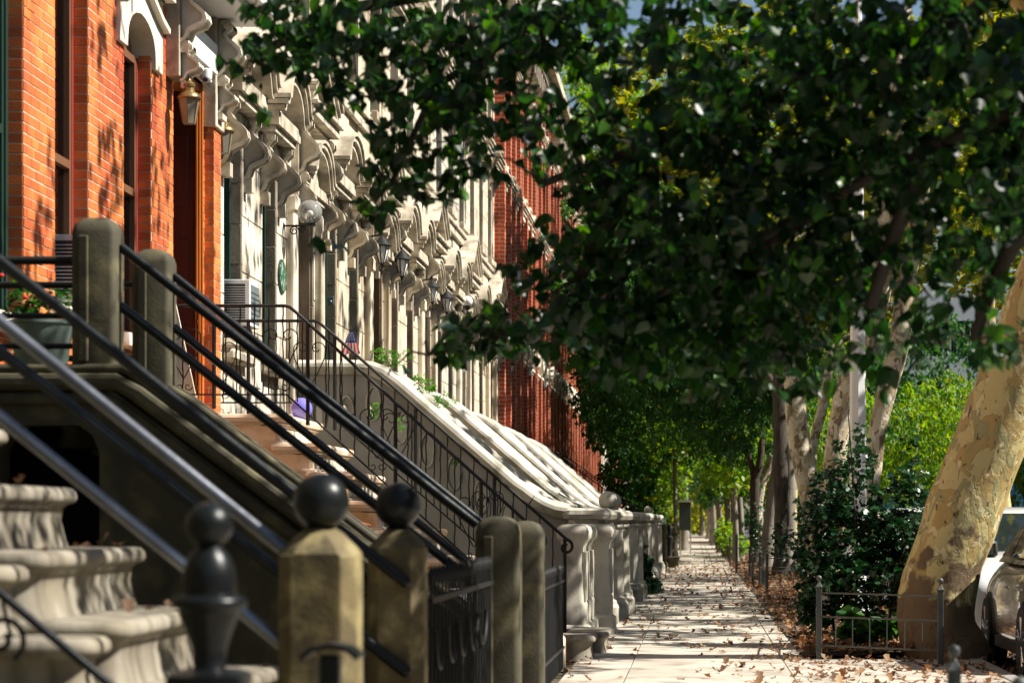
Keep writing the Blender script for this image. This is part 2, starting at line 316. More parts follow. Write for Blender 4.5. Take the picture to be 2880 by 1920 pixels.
# ------------------------------------------------------------ ground
b = MB().box(-60, 200, -30, 700, -.6, -.124); b.obj('ground', M['ground'], kind='structure')
b = MB().add([(2.9,-20,-.12),(12,-20,-.12),(12,640,-.12),(2.9,640,-.12)], [(0,1,2,3)]); b.obj('road', M['road'], kind='structure')
b = MB()
for i in range(110): b.box(2.75, 2.895, 2+i*3, 2+i*3+2.985, -.12, .004)
b.obj('kerb', M['kerb'], kind='structure', bevel=.012)
b = MB()
for i in range(100): b.box(12.0, 12.15, 2+i*3, 2+i*3+2.985, -.12, .0)
b.obj('far_kerb', M['kerb'], kind='structure')
MB().box(12.16, 17.5, 2, 400, -.12, -.004).obj('far_pavement', M['side'], kind='structure')
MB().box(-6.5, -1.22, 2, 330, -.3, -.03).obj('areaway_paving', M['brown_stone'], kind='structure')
sw = MB().box(-1.21, 2.74, 2, 330, -.1, -.014).obj('sidewalk', M['side'], kind='structure')
slabs = {}
far = MB(); ny = 0
for j in range(150):
    y0 = 8.0+j*1.5
    for x0, x1 in ((-1.2,-.64), (-.63,.865), (.875,2.735)):
        if x0 > .8 and y0 > 23.3: x1 = 1.08
        g = .006; t = rng.uniform(-.004, .004)
        if y0 < 48:
            key = (x0, x1)
            if key not in slabs:
                slabs[key] = MB().box(0, x1-x0, 0, 1.488, -.05, 0).mesh('paving_slab', M['side'])
            o = link('paving_slab', slabs[key], sw, bevel=.006, loc=(x0, y0, t)); o.rotation_euler = (rng.uniform(-.0012,.0012), rng.uniform(-.002,.002), 0)
        else: far.box(x0, x1, y0, y0+1.48, -.05, t)
far.obj('paving_slab', M['side'], sw, kind='stuff')
b = MB(); n = 40
for i in range(n):
    for j in range(14):
        pass
gx = np.linspace(1.09, 2.75, 15); gy = np.concatenate([np.linspace(24.8, 60, 120), np.linspace(62, 320, 60)])
V = [(x, y, .0+.035*noise.noise((x*2.3, y*2.3, 0))+.03*sin(min(1,(x-1.09)/.3)*pi/2)) for y in gy for x in gx]
Fq = [(i*15+j, i*15+j+1, (i+1)*15+j+1, (i+1)*15+j) for i in range(len(gy)-1) for j in range(14)]
MB().add(V, Fq).obj('tree_pit_soil', M['soil'], kind='structure', smooth=80)
MB().add([(1.09,24.8,-.02),(2.75,24.8,-.02),(2.75,24.8,.03),(1.09,24.8,.0)], [(0,1,2,3)])

# ------------------------------------------------------------ wall helpers
XF = -5.2
def wallgrid(b, x, y0, y1, z0, z1, ops, depth, xb=None):
    "front plane at x facing the street, with openings (ya, yb, za, zb) and their reveals"
    ys = sorted({y0, y1, *[o[0] for o in ops], *[o[1] for o in ops]}); zs = sorted({z0, z1, *[o[2] for o in ops], *[o[3] for o in ops]})
    for i in range(len(ys)-1):
        for j in range(len(zs)-1):
            yc = (ys[i]+ys[i+1])/2; zc = (zs[j]+zs[j+1])/2
            if any(o[0] < yc < o[1] and o[2] < zc < o[3] for o in ops): continue
            b.add([(x,ys[i],zs[j]),(x,ys[i+1],zs[j]),(x,ys[i+1],zs[j+1]),(x,ys[i],zs[j+1])], [(0,1,2,3)])
    for a, c, d, e in ops:
        b.add([(x,a,d),(x,c,d),(x,c,e),(x,a,e),(x-depth,a,d),(x-depth,c,d),(x-depth,c,e),(x-depth,a,e)], [(0,4,5,1),(1,5,6,2),(2,6,7,3),(3,7,4,0)])
    xb = x-9 if xb is None else xb
    b.add([(x,y0,z0),(x,y1,z0),(x,y1,z1),(x,y0,z1),(xb,y0,z0),(xb,y1,z0),(xb,y1,z1),(xb,y0,z1)], [(4,5,1,0),(1,5,6,2),(2,6,7,3),(3,7,4,0),(4,7,6,5)])
def arch(yc, hw, z0, rise, n=10, flat=0):
    return [(yc-hw*cos(pi*i/n), z0+rise*sin(pi*i/n)) for i in range(n+1)]
def window(parent, x, y0, y1, z0, z1, fm, rail=None, archrise=0, curtain=False, mull=0, label=None):
    f = MB(); w = .055; zt = z1
    f.box(x-.06, x+.03, y0, y0+w, z0, zt); f.box(x-.06, x+.03, y1-w, y1, z0, zt)
    f.box(x-.058, x+.028, y0+w, y1-w, z0, z0+.07); f.box(x-.058, x+.028, y0+w, y1-w, zt-.07, zt)
    if rail: f.box(x-.055, x+.035, y0+w, y1-w, rail-.035, rail+.035)
    if archrise:
        yc = (y0+y1)/2; hw = (y1-y0)/2
        f.extr([(y1, zt), (y1, zt+.001)]+list(reversed(arch(yc, hw, zt, archrise)))[1:-1]+[(y0, zt+.001), (y0, zt)], 'x', x-.05, x-.005)
    fo = f.obj('window', fm, parent, label=label)
    xg = x-.02
    MB().box(xg-.012, xg, y0+w+.002, y1-w-.002, z0+.072, zt-.072).obj('pane', M['clearpane'] if curtain else M['glass'], fo)
    if curtain: MB().box(xg-.10, xg-.08, y0+w, y1-w, z0+.07, (rail if curtain == 'low' else zt-.07)).obj('blind', M['curtain'], fo)
    return fo
def hood(parent, yc, z, hw, proj, mat=None, kind='ogee', name='window_hood', scale=1.0, x=XF, corb=True):
    "moulded hood over an opening: entablature block, two stepped arch bands and end blocks"
    mat = mat or M['trimstone']; b = MB(); s = scale
    b.box(x, x+proj*.62, yc-hw, yc+hw, z-.16*s, z)                      # soffit slab
    b.box(x+.002, x+proj*.50, yc-hw*.93, yc+hw*.93, z-.24*s, z-.162*s)
    if kind == 'ogee':
        pts = [(-1,0),(-.90,0),(-.83,.04),(-.79,.14),(-.73,.28),(-.60,.43),(-.42,.53),(-.2,.585),(0,.60),(.2,.585),(.42,.53),(.60,.43),(.73,.28),(.79,.14),(.83,.04),(.90,0),(1,0)]
        base = [(yc+p[0]*hw, z+.002+p[1]*hw*.9) for p in pts]
        b.band([(yc+p[0]*hw, z+.004+p[1]*hw*.9) for p in pts], .07*s, x+.004, x+proj*.8)
        b.band([(yc+p[0]*hw*1.06, z+.08*s+p[1]*hw*.92) for p in pts], .06*s, x+.004, x+proj*.92)
        b.band([(yc+p[0]*hw*1.10, z+.145*s+p[1]*hw*.94) for p in pts], .05*s, x+.004, x+proj)
        b.extr([(yc+p[0]*hw*.9, z+p[1]*hw*.88) for p in pts[1:-1]], 'x', x+.003, x+.10)
    elif kind == 'gable':
        top = hw*.62
        for k, (dz, pr, th) in enumerate(((0,.80,.10),(.10,.90,.07),(.17,1.0,.05))):
            g = 1+.03*k
            b.band([(yc-hw*g, z+dz*s), (yc, z+dz*s+top*g), (yc+hw*g, z+dz*s)], th*s, x+.004, x+proj*pr)
        b.extr([(yc-hw*.9, z+.002), (yc+hw*.9, z+.002), (yc, z+top*.9)], 'x', x+.003, x+proj*.35)
        b.box(x+.001, x+proj*.75, yc-hw*1.02, yc+hw*1.02, z-.09*s, z-.001)
    else:
        for dz, pr, th in ((0,.75,.09),(.092,.88,.07),(.164,1.0,.05)):
            b.box(x, x+proj*pr, yc-hw*(1+dz*.3), yc+hw*(1+dz*.3), z+dz*s, z+dz*s+th*s)
        ends = [(yc-hw*.95, z+.22*s), (yc-hw*.5, z+.22*s), (yc-hw*.4, z+.42*s), (yc+hw*.4, z+.42*s), (yc+hw*.5, z+.22*s), (yc+hw*.95, z+.22*s)]
        b.band(ends, .06*s, x+.002, x+proj*.9)
        b.extr([ends[1], ends[2], ends[3], ends[4]], 'x', x+.001, x+proj*.6)
    return b.obj(name, mat, parent, smooth=35)
SC = [(.05,.02),(.16,.02),(.21,-.04),(.21,-.11),(.16,-.16),(.13,-.20),(.16,-.26),(.24,-.33),(.32,-.42),(.34,-.52),(.29,-.61),(.18,-.66),(.12,-.70),(.10,-.77),(.06,-.84),(.0,-.88)]
def console(parent, yc, z, s=.8, th=.17, mat=None, x=XF, sx=1.0):
    "S-scroll bracket under a hood"
    b = MB(); P = [(x+p[0]*s*sx, z+p[1]*s) for p in SC]
    b.extr([(x, z+.02*s)]+P, 'y', yc-th*.27, yc+th*.27)
    path = list(reversed(P)); 
    b.band(path, .055*s, yc-th/2, yc+th/2, ax='y')
    b.tube([(x+.13*s*sx, yc-th*.53, z-.07*s), (x+.13*s*sx, yc+th*.53, z-.07*s)], .05*s, 10)
    b.box(x, x+.12*s, yc-th*.45, yc+th*.45, z-1.02*s, z-.84*s)
    return b.obj('console', mat or M['trimstone'], parent, smooth=40)

# ------------------------------------------------------------ the near brick house
BH = thing('brick_house', 'orange-red brick row house with tall arched windows nearest the camera', 'house')
Y0, Y1 = 17.2, 25.98
WOP = [(17.45,18.67,2.95,6.16), (19.58,20.67,3.15,6.56), (21.93,23.05,3.10,6.11), (24.0,25.45,2.45,6.0)]
b = MB(); UP = [(o[0], o[1], 7.9, 10.4) for o in WOP]
wallgrid(b, XF, Y0, Y1, -.3, 13.2, WOP+UP, .20); b.obj('wall', M['mortar'], BH)
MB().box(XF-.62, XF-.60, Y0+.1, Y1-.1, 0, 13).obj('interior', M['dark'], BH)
bl, bh, bt = .228, .070, .005; cz = .0815; cl = .240
cand = []
for r in range(int((7.2-2.2)/cz)):
    z = 2.2+r*cz; off = (r % 2)*cl/2
    for k in range(-1, int((Y1-Y0)/cl)+1):
        a = Y0+off+k*cl; e = a+bl
        a = max(a, Y0); e = min(e, Y1)
        segs = [(a, e)]
        for o in WOP:
            if o[2] < z+bh and z < o[3]:
                ns = []
                for s0, s1 in segs:
                    if s1 <= o[0] or s0 >= o[1]: ns.append((s0, s1))
                    else:
                        if s0 < o[0]: ns.append((s0, o[0]-.0005))
                        if s1 > o[1]: ns.append((o[1]+.0005, s1))
                segs = ns
        for s0, s1 in segs:
            if s1-s0 > .02: cand.append((s0, s1, z))
    for o in WOP[:3]:                                   # bricks of the far reveals, facing the camera
        if o[2] < z+bh and z < o[3]:
            cand.append((o[1], None, z))
cand.sort(key=lambda c: abs(c[2]-4.6)*1.0+abs(c[0]-20.3)*.9)
bm_cache = {}; rest = MB(); cnt = 0
for s0, s1, z in cand:
    j = rng.uniform(-.002, .002)
    if s1 is None:
        if cnt < 298:
            if 'rev' not in bm_cache: bm_cache['rev'] = MB().box(-.12, -.006, -bt, 0, 0, bh).mesh('brick', M['brick'])
            link('brick', bm_cache['rev'], BH, bevel=.003, loc=(XF, s0, z)); cnt += 1
        else: rest.box(XF-.12, XF-.006, s0-bt, s0, z, z+bh)
    else:
        vis = 18.3 < s0 < 24 and 2.9 < z < 6.3
        if cnt < 298 and vis:
            key = round(s1-s0, 2)
            if key not in bm_cache: bm_cache[key] = MB().box(0, bt, 0, key, 0, bh).mesh('brick', M['brick'])
            link('brick', bm_cache[key], BH, bevel=.003, loc=(XF-.001+j*.6, s0, z)); cnt += 1
        else: rest.box(XF-.001, XF+bt+j, s0, s1, z, z+bh)
rest.obj('brick', M['brick'], BH, kind='stuff')
MB().box(XF, XF+.10, 25.52, 25.90, -.2, 6.0).obj('party_pier', M['mortar'], BH)
pp = MB()
for r in range(int(3.6/cz)):
    z = 2.4+r*cz
    for a, e in (((25.525,25.70),(25.712,25.895)) if r % 2 else ((25.525,25.61),(25.622,25.80),(25.812,25.895))): pp.box(XF+.10, XF+.105, a, e, z, z+bh)
    for a, e in (((.004,.045),(.057,.104)),((.004,.104),))[r % 2]: pp.box(XF+a, XF+e, 25.515, 25.52, z, z+bh)
pp.obj('brick', M['brick'], BH, kind='stuff')
window(BH, XF-.16, 17.45, 18.60, 2.95, 6.1, M['gframe'], 4.4)
MB().box(XF-.19, XF-.115, 18.60, 18.665, 2.96, 6.1).obj('casing', M['gframe'], BH)
window(BH, XF-.16, 19.58, 20.60, 3.15, 6.2, M['bframe'], 4.42, curtain=True)
MB().box(XF-.19, XF-.125, 20.60, 20.665, 2.96, 6.24).obj('casing', M['redframe'], BH)
window(BH, XF-.16, 21.93, 22.98, 3.10, 5.80, M['bframe'], 4.50, archrise=.28, curtain='low')
MB().box(XF-.19, XF-.125, 22.98, 23.045, 3.06, 5.79).obj('casing', M['redframe'], BH)
for (a, c, d, e) in WOP[:3]:
    MB().stack(XF-.19, XF+.10, a-.12, c+.12, [(d-.14,.02),(d-.12,0),(d-.03,0),(d,.015)], .02).obj('sill', M['cream'], BH, smooth=1)
for (a, c, d, e) in UP: window(BH, XF-.16, a, c, d, e, M['bframe'], 9.1)
# arched stone heads over the windows: arch block with an open arch below
for (a, c, d, e) in (WOP[0], WOP[1], WOP[2]):
    yc = (a+c)/2; hw = (c-a)/2; zt = e-.31
    ar = arch(yc, hw, zt, .30, 14)
    b = MB(); b.extr([(a-.30, zt-.10), (a-.001, zt-.10), (a-.001, zt-.001)]+ar[1:-1]+[(c+.001, zt-.001), (c+.001, zt-.10), (c+.30, zt-.10), (c+.30, zt+.60), (a-.30, zt+.60)], 'x', XF-.185, XF+.045)
    b.box(XF, XF+.16, a-.36, c+.36, zt+.602, zt+.70); b.box(XF, XF+.22, a-.40, c+.40, zt+.702, zt+.78)
    b.band([(a-.34, zt+.30), (a-.05, zt+.36), (yc, zt+.56), (c+.05, zt+.36), (c+.34, zt+.30)], .05, XF+.046, XF+.11)
    b.obj('window_head', M['cream'], BH, smooth=35)
for y in (21.72, 23.25): console(BH, y, 7.0, .62, .16, M['trimstone'])
# door portal
pier = MB(); pier.box(XF, XF+.14, 23.66, 23.99, 5.75, 6.69); pier.obj('portal_pier', M['trimstone'], BH, bevel=.01); pier = MB().box(XF, XF+.14, 25.46, 25.92, 5.55, 6.69)
pier.obj('portal_pier', M['trimstone'], BH, bevel=.01)
for y in (23.82, 25.66):
    console(BH, y, 6.66, .66, .28, M['cream'], x=XF+.141, sx=1.15)
    console(BH, y, 6.07, .42, .24, M['cream'], x=XF+.141, sx=1.3)
b = MB(); b.box(XF-.4, XF+.10, 24.0, 25.45, 6.0, 6.08); b.box(XF-.1, XF+.16, 24.0, 25.45, 6.082, 6.40); b.box(XF+.001, XF+.52, 23.5, 26.0, 6.70, 6.80)
b.box(XF+.001, XF+.66, 23.44, 26.06, 6.802, 6.90); b.obj('door_hood', M['white'], BH, bevel=.01)
hood(BH, 24.75, 7.16, 1.3, .62, M['trimstone'], 'ogee')
b = MB(); b.box(XF-.47, XF-.06, 25.40, 25.449, 2.47, 5.98)
for z in (2.7, 3.6, 4.7): b.box(XF-.40, XF-.14, 25.385, 25.40, z, z+.75)
b.obj('reveal_panel', M['door_wood'], BH, bevel=.008)
b = MB()
for i, (xa, ya) in enumerate(((-.06,25.36),(-.035,25.385),(-.012,25.41))): b.box(XF+xa, XF+xa+.022, ya, 25.449, 2.47, 5.98)
b.obj('door_jamb', M['jamb'], BH, bevel=.006)
MB().box(XF-.46, XF-.02, 24.0, 25.38, 5.90, 5.985).obj('door_head', M['jamb'], BH, bevel=.008)
d = MB().box(XF-.52, XF-.47, 24.02, 25.40, 2.47, 5.3).obj('door', M['door_wood'], BH, bevel=.006)
MB().sph((XF-.44, 24.9, 3.5), .035, 12).obj('handle', M['brass'], d, smooth=1)
MB().box(XF, XF+.05, Y0, Y1, 2.10, 2.26).obj('belt_course', M['cream'], BH, bevel=.015); MB().box(XF, XF+.45, Y0, Y1, 12.6, 13.2).obj('cornice', M['cream'], BH, bevel=.015)

# ------------------------------------------------------------ the five cream stone houses
GP = 7.22; G0 = 26.0
ordn = ['cream stone row house with dark green window frames beside the brick house', 'second cream stone row house with carved gabled doorway and weathered ochre door',
        'third cream stone row house, at the middle of the pale row', 'fourth cream stone row house of the pale row, by the white globe wall lamp', 'last cream stone row house, touching the red brick terrace']
PIERS = [(0,.6),(1.7,2.95),(3.95,5.3),(6.85,7.22)]
blk = {}
tint = [(1,1,1),(.92,.88,.80),(1,.98,.93),(.86,.87,.86),(.97,.93,.86)]
for k in range(5):
    q_ = tint[k]; ST = material('stone_front', (.76*q_[0],.69*q_[1],.57*q_[2]), (.50*q_[0],.43*q_[1],.32*q_[2]), scale=(5.5+k,5.5+k,.5), bump=.35, bscale=45, island=.10, c3=((.30,.25,.18),(.26,.20,.13),(.40,.33,.24),(.24,.23,.20),(.34,.27,.18))[k], s3=1.6+.4*k)
    y = G0+k*GP; g = thing('stone_house', ordn[k], 'house', 'cream stone row houses')
    win = [(y+.6,y+1.7,3.40,5.72), (y+2.95,y+3.95,3.40,5.72)]; door = (y+5.3,y+6.85,2.45,5.55)
    up = [(y+a, y+c, z, z+zh) for a, c in ((.6,1.7),(2.95,3.95),(5.5,6.65)) for z, zh in ((7.95,2.1),(11.4,1.5))]
    low = [(y+.6,y+1.7,.4,1.7),(y+2.95,y+3.95,.4,1.7)]
    b = MB(); wallgrid(b, XF-.03, y, y+GP, -.3, 13.6, win+[door]+up+low, .22); b.obj('wall', ST, g)
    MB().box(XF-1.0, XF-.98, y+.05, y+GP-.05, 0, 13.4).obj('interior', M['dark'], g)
    # stone blocks of the piers, with open joints
    for a, c in PIERS:
        ph = (a*3.7) % .3
        for r in range(17):
            z0 = 2.62-ph+r*.64; z1 = z0+.628
            if z1 > 13.4: continue
            for q in range(1):
                key = (k, round(c-a, 3))
                if key not in blk: blk[key] = MB().box(-.22, .03, .002, c-a-.002, 0, .628).mesh('stone_block', ST)
                o = link('stone_block', blk[key], g, bevel=.007, loc=(XF-.0295+rng.uniform(-.003,.003), y+a, z0))
    # rough far-reveal slabs facing the camera, shade put into their darker colour
    for (a, c, d0, e0) in win+[door]:
        dep = .24 if c-a < 1.3 else .42
        for q in range(5):
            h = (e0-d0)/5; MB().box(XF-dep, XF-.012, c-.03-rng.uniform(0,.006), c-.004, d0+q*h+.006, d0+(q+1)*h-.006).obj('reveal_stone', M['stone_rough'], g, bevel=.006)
    # pilaster and jambs at the door
    b = MB()
    b.stack(XF, XF+.10, y+4.62, y+4.98, [(2.45,-.03),(2.7,-.03),(2.75,0),(5.30,0),(5.34,-.03),(5.50,-.03),(5.55,0)], .02, 2)
    b.obj('pilaster', ST, g, smooth=30); b = MB()
    b.stack(XF, XF+.10, y+6.92, y+7.20, [(2.45,-.02),(2.7,-.02),(2.75,0),(5.30,0),(5.34,-.02),(5.50,-.02),(5.55,0)], .02, 2)
    b.obj('pilaster', ST, g, smooth=30)
    for bx in ((.035,2.42,2.60),(.07,7.45,7.62),(.12,7.622,7.70),(.05,10.9,11.05)): MB().box(XF, XF+bx[0], y+.01, y+GP-.01, *bx[1:]).obj('belt_course', M['trimstone'], g, bevel=.012)
    fm = M['gframe'] if k in (0, 1, 3) else M['bframe']
    for w in win:
        window(g, XF-.24, *w, fm, 4.45)
        MB().box(XF-.21, XF-.13, w[0]+.001, w[0]+.09, w[2]+.01, w[3]-.01).obj('casing', fm, g); MB().box(XF-.21, XF-.13, w[1]-.12, w[1]-.035, w[2]+.01, w[3]-.01).obj('casing', fm, g)
        MB().stack(XF-.2, XF+.13, w[0]-.13, w[1]+.13, [(3.16,.03),(3.19,.0),(3.26,0),(3.29,.02),(3.33,-.02),(3.40,0)], .015, 2).obj('sill', M['trimstone'], g, smooth=30)
        yc = (w[0]+w[1])/2
        hood(g, yc, 6.26, .78, .40)
        for yy in (w[0]-.10, w[1]+.10): console(g, yy, 6.02, .84, .18, sx=1.05)
        MB().box(XF, XF+.045, w[0]-.18, w[1]+.18, 5.74, 6.0).obj('lintel', M['trimstone'], g, bevel=.01)
    for w in up:
        window(g, XF-.2, *w, fm, (w[2]+w[3])/2)
        MB().box(XF, XF+.10, w[0]-.1, w[1]+.1, w[2]-.14, w[2]).obj('sill', M['trimstone'], g, bevel=.01)
        yc = (w[0]+w[1])/2
        hood(g, yc, w[3]+.26, .74, .34, kind='flat' if w[2] < 9 else 'ogee', scale=.9)
        for yy in (w[0]-.08, w[1]+.08): console(g, yy, w[3]+.1, .5, .15)
    # doorway: stacked consoles, gabled hood
    yc = y+6.08
    for yy in (y+5.12, y+7.02):
        console(g, yy, 6.55, .80, .22, x=XF+.10)
        console(g, yy, 5.85, .60, .18, x=XF+.10)
        MB().box(XF, XF+.10, yy-.12, yy+.12, 5.56, 6.6).obj('console_block', M['trimstone'], g, bevel=.01)
    b = MB(); b.box(XF, XF+.30, y+4.98, y+7.19, 6.62, 6.74); b.box(XF, XF+.36, y+4.94, y+7.215, 6.742, 6.80); b.obj('entablature', M['trimstone'], g, bevel=.012)
    hood(g, yc, 6.81, 1.06, .36, kind='gable', name='door_gable')
    hood(g, yc, 5.82, .80, .30, kind='ogee', name='door_arch', scale=.8)
    dd = MB(); dd.box(XF-.50, XF-.45, y+5.32, y+6.80, 2.47, 5.5)
    for dz in (2.6, 3.5, 4.6): dd.box(XF-.46, XF-.43, y+5.5, y+6.62, dz, dz+.6)
    do = dd.obj('door', M['olddoor'], g, bevel=.006); MB().sph((XF-.40, y+6.5, 3.5), .035, 10).obj('handle', M['brass'], do, smooth=1)
    MB().box(XF-.44, XF-.05, y+6.79, y+6.815, 2.5, 5.5).obj('reveal_panel', M['olddoor'] if k == 1 else M['stone_rough'], g)
    b = MB(); b.box(XF, XF+.35, y, y+GP, 13.3, 13.5); b.box(XF, XF+.55, y, y+GP, 13.502, 13.72)
    for i in range(10): b.box(XF, XF+.45, y+.25+i*.74, y+.45+i*.74, 12.95, 13.298)
    b.obj('cornice', M['trimstone'], g, bevel=.012)

# ------------------------------------------------------------ red brick terrace behind
RB = material('far_red_brick', (.56,.12,.035), (.34,.065,.022), rough=.8, scale=(3,3,.35), bump=.2, bscale=30)
nt = RB.node_tree; L = nt.links; bs = nt.nodes['Principled BSDF']
ge = nd(nt, 'ShaderNodeNewGeometry'); sx = nd(nt, 'ShaderNodeSeparateXYZ'); L.new(ge.outputs['Position'], sx.inputs[0])
ad = nd(nt, 'ShaderNodeMath', operation='ADD'); L.new(sx.outputs[0], ad.inputs[0]); L.new(sx.outputs[1], ad.inputs[1])
cb = nd(nt, 'ShaderNodeCombineXYZ'); L.new(ad.outputs[0], cb.inputs[0]); L.new(sx.outputs[2], cb.inputs[1])
bk = nd(nt, 'ShaderNodeTexBrick'); L.new(cb.outputs[0], bk.inputs[0]); bk.inputs['Scale'].default_value = 1; bk.inputs['Brick Width'].default_value = .3
bk.inputs['Row Height'].default_value = .11; bk.inputs['Mortar Size'].default_value = .009
src = bs.inputs['Base Color'].links[0].from_socket; L.new(src, bk.inputs['Color1']); L.new(src, bk.inputs['Color2']); bk.inputs['Mortar'].default_value = (.55,.36,.28,1)
L.new(bk.outputs[0], bs.inputs['Base Color'])
def red_house(y, w, label):
    g = thing('brick_row_house', label, 'house', 'red brick row houses')
    hz = 15.2; ops = []
    for a in (.11, .40, .70):
        for z, h in ((3.0,2.9),(7.6,2.5),(11.4,2.1)): ops.append((y+w*a, y+w*a+1.05, z, z+h))
    b = MB(); wallgrid(b, XF, y, y+w, -.3, hz, ops, .32); b.obj('wall', RB, g)
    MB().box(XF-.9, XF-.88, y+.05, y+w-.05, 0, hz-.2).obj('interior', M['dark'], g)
    for i, o in enumerate(ops):
        window(g, XF-.28, *o, M['bframe'], (o[2]+o[3])/2)
        if True:
            hood(g, (o[0]+o[1])/2, o[3]+.10, .72, .34, M['cream'], 'flat' if o[2] > 5 else 'gable', scale=.9)
        MB().box(XF, XF+.12, o[0]-.1, o[1]+.1, o[2]-.16, o[2]).obj('sill', M['cream'], g)
    for a in (.02, .065+.27, .30+.31, .90):
        MB().box(XF, XF+.26, y+w*a, y+w*a+.36, 2.2, hz-.8).obj('brick_pier', RB, g)
    for bx in ((.16,10.55,10.85),(.1,2.3,2.5),(.16,6.7,6.9)): MB().box(XF, XF+bx[0], y, y+w, *bx[1:]).obj('belt_course', M['cream'], g, bevel=.01)
    b = MB(); b.box(XF, XF+.6, y, y+w, hz-.3, hz); b.box(XF, XF+.85, y, y+w, hz+.002, hz+.3)
    for i in range(8): b.box(XF+.001, XF+.55, y+.3+i*w/8, y+.5+i*w/8, hz-.9, hz-.302)
    b.obj('cornice', M['trimstone'], g)
    # small stoop wall so that the front steps read
    st = MB(); 
    for i in range(9): st.box(-4.9+i*.3, -4.6+i*.3, y+w*.70-.2, y+w*.70+1.2, 0, 2.2-i*.24)
    st.obj('front_steps', M['brown_stone'], g, bevel=.01)
    return g
rl = ['red brick terrace house next to the cream stone houses', 'second red brick terrace house from the pale row', 'third red brick terrace house from the pale row', 'fourth red brick terrace house from the pale row',
      'fifth red brick terrace house, half hidden by leaves', 'sixth red brick terrace house, behind the dark street tree', 'seventh red brick terrace house, deep behind the foliage', 'eighth red brick terrace house from the pale row',
      'ninth red brick terrace house from the pale row', 'tenth red brick terrace house from the pale row']
for i in range(10): red_house(62.1+i*6.4, 6.4, rl[i])
# far brownstones closing the street
for i in range(5):
    y = 126.2+i*22; g = thing('far_house_row', ['far house row just past the brick terrace', 'second far house row down the street', 'third far house row down the street', 'fourth far house row down the street', 'last far house row, at the end of the street'][i], 'house', 'far row houses')
    ops = [(y+1+q*3.0, y+2.2+q*3.0, z, z+2.2) for q in range(7) for z in (3, 7.2, 11)]
    b = MB(); wallgrid(b, XF, y, y+21.95, -.3, 14.5, ops, .2); b.obj('wall', RB if i % 2 else M['stone'], g)
    gl = MB()
    for o in ops: gl.box(XF-.19, XF-.15, *o)
    gl.obj('window_glazing', M['glass'], g, kind='stuff'); MB().box(XF, XF+.6, y, y+21.95, 14.1, 14.6).obj('cornice', M['trimstone'], g)

# the street goes on behind the camera and across the road
NH = thing('neighbour_house', 'dark brownstone house front just out of view to the left of the brick house', 'house')
b = MB(); ops = [(y, y+1.2, z, z+2.6) for y in (-8,-5,-2,1,4,7,10,13) for z in (3,7.5,11)]
wallgrid(b, XF, -12, 17.15, -.3, 13.5, ops, .25); b.obj('wall', M['brown_stone'], NH)
for o in ops: window(NH, XF-.2, *o, M['bframe'], (o[2]+o[3])/2)
for i in range(8):
    y = -30+i*20; g = thing('facing_house_row', 'brownstone house row across the street, number %s from the near end' % ['one','two','three','four','five','six','seven','eight'][i], 'house', 'house rows across the street')
    b = MB(); ops = [(y+1.2+q*3.1, y+2.4+q*3.1, z, z+2.2) for q in range(6) for z in (2.6, 6.6, 10.2)]
    m_ = MB(); wallgrid(m_, 0, y, y+19.95, -.1, 13.0, ops, .2, xb=-8)
    m_.v = [(17.6-v[0], v[1], v[2]) for v in m_.v]; m_.obj('wall', RB if i % 2 else M['stone_rough'], g)
    gl = MB()
    for o in ops: gl.box(17.75, 17.79, *o)
    gl.obj('window_glazing', M['glass'], g, kind='stuff')
# ------------------------------------------------------------ stoops
def stepprof(z0, z1):
    h = z1-z0
    return [(z0,.028),(z0+h*.12,.038),(z0+h*.45,.055),(z0+h*.66,.046),(z0+h*.72,.030),(z0+h*.755,.008),(z0+h*.82,.0),(z0+h*.92,.004),(z0+h*.985,.018),(z1,.035)]
# foreground stoop with the iron balls
ST1 = thing('front_stoop', 'shaded stone stoop with bullnosed steps at the lower left, closest to the camera', 'stoop')
for i in range(12):
    x = -4.42+i*.295; z1 = 1.54+(6-i)*.252; z0 = z1-.2515
    MB().stack(x-.9 if i else -5.18, x, 8.74, 10.42, stepprof(z0, z1), .09, 5).obj('step', M['step_stone'], ST1, smooth=50)
    MB().stack(x-.9 if i else -5.18, x-.03, 8.36, 8.72, stepprof(z0-.04, z1-.045), .09, 5).obj('side_step', M['step_stone'], ST1, smooth=50)
def ball_post(parent, x, y, ztop, w, ball, mat):
    b = MB(); h = w/2
    b.stack(x-h, x+h, y-h, y+h, [(-.02,-.03),(.18,-.03),(.22,0),(ztop-.095,0),(ztop-.07,.018),(ztop-.02,.062),(ztop,.088)], .052, 1)
    b.obj('newel_post', mat, parent, bevel=.010)
    c = MB(); c.lathe([(.04,0),(.05,.01),(.035,.03)], (x, y, ztop-.02), 16); c.sph((x, y, ztop+ball*.92), ball, 32)
    c.obj('ball', M['gloss_iron'], parent, smooth=60)
ball_post(ST1, -1.32, 8.5, 1.375, .275, .100, M['post_stone'])
ball_post(ST1, -1.31, 10.6, 1.375, .245, .100, M['post_stone'])
def pipe_rail(parent, y, x0, x1, za, sl, r, mat, endcap=True):
    "sloping hand rail in the plane y, height za at x0"
    pts = [(x0, y, za), (x1, y, za-sl*(x1-x0))]
    n = 6; P = [Vector(pts[0]).lerp(Vector(pts[1]), i/n) for i in range(n+1)]
    b = MB().tube(P, r, 16)
    if endcap: b.sph(P[-1], r*1.05, 16)
    return b.obj('rail', mat, parent, smooth=60)
def zat(v, Y): return H-(v-1195)*Y/F
R1 = thing('pipe_railing', 'shiny black pipe railing catching the sun, running down to the nearer black ball post', 'railing', 'black pipe railings on the stoops')
for v in (737, 957): pipe_rail(R1, 8.5, -3.6, -1.44, zat(v, 8.5)+.805*(3.6-1600*8.5/F), .805, .0225, M['sunlit_pipe'], False)
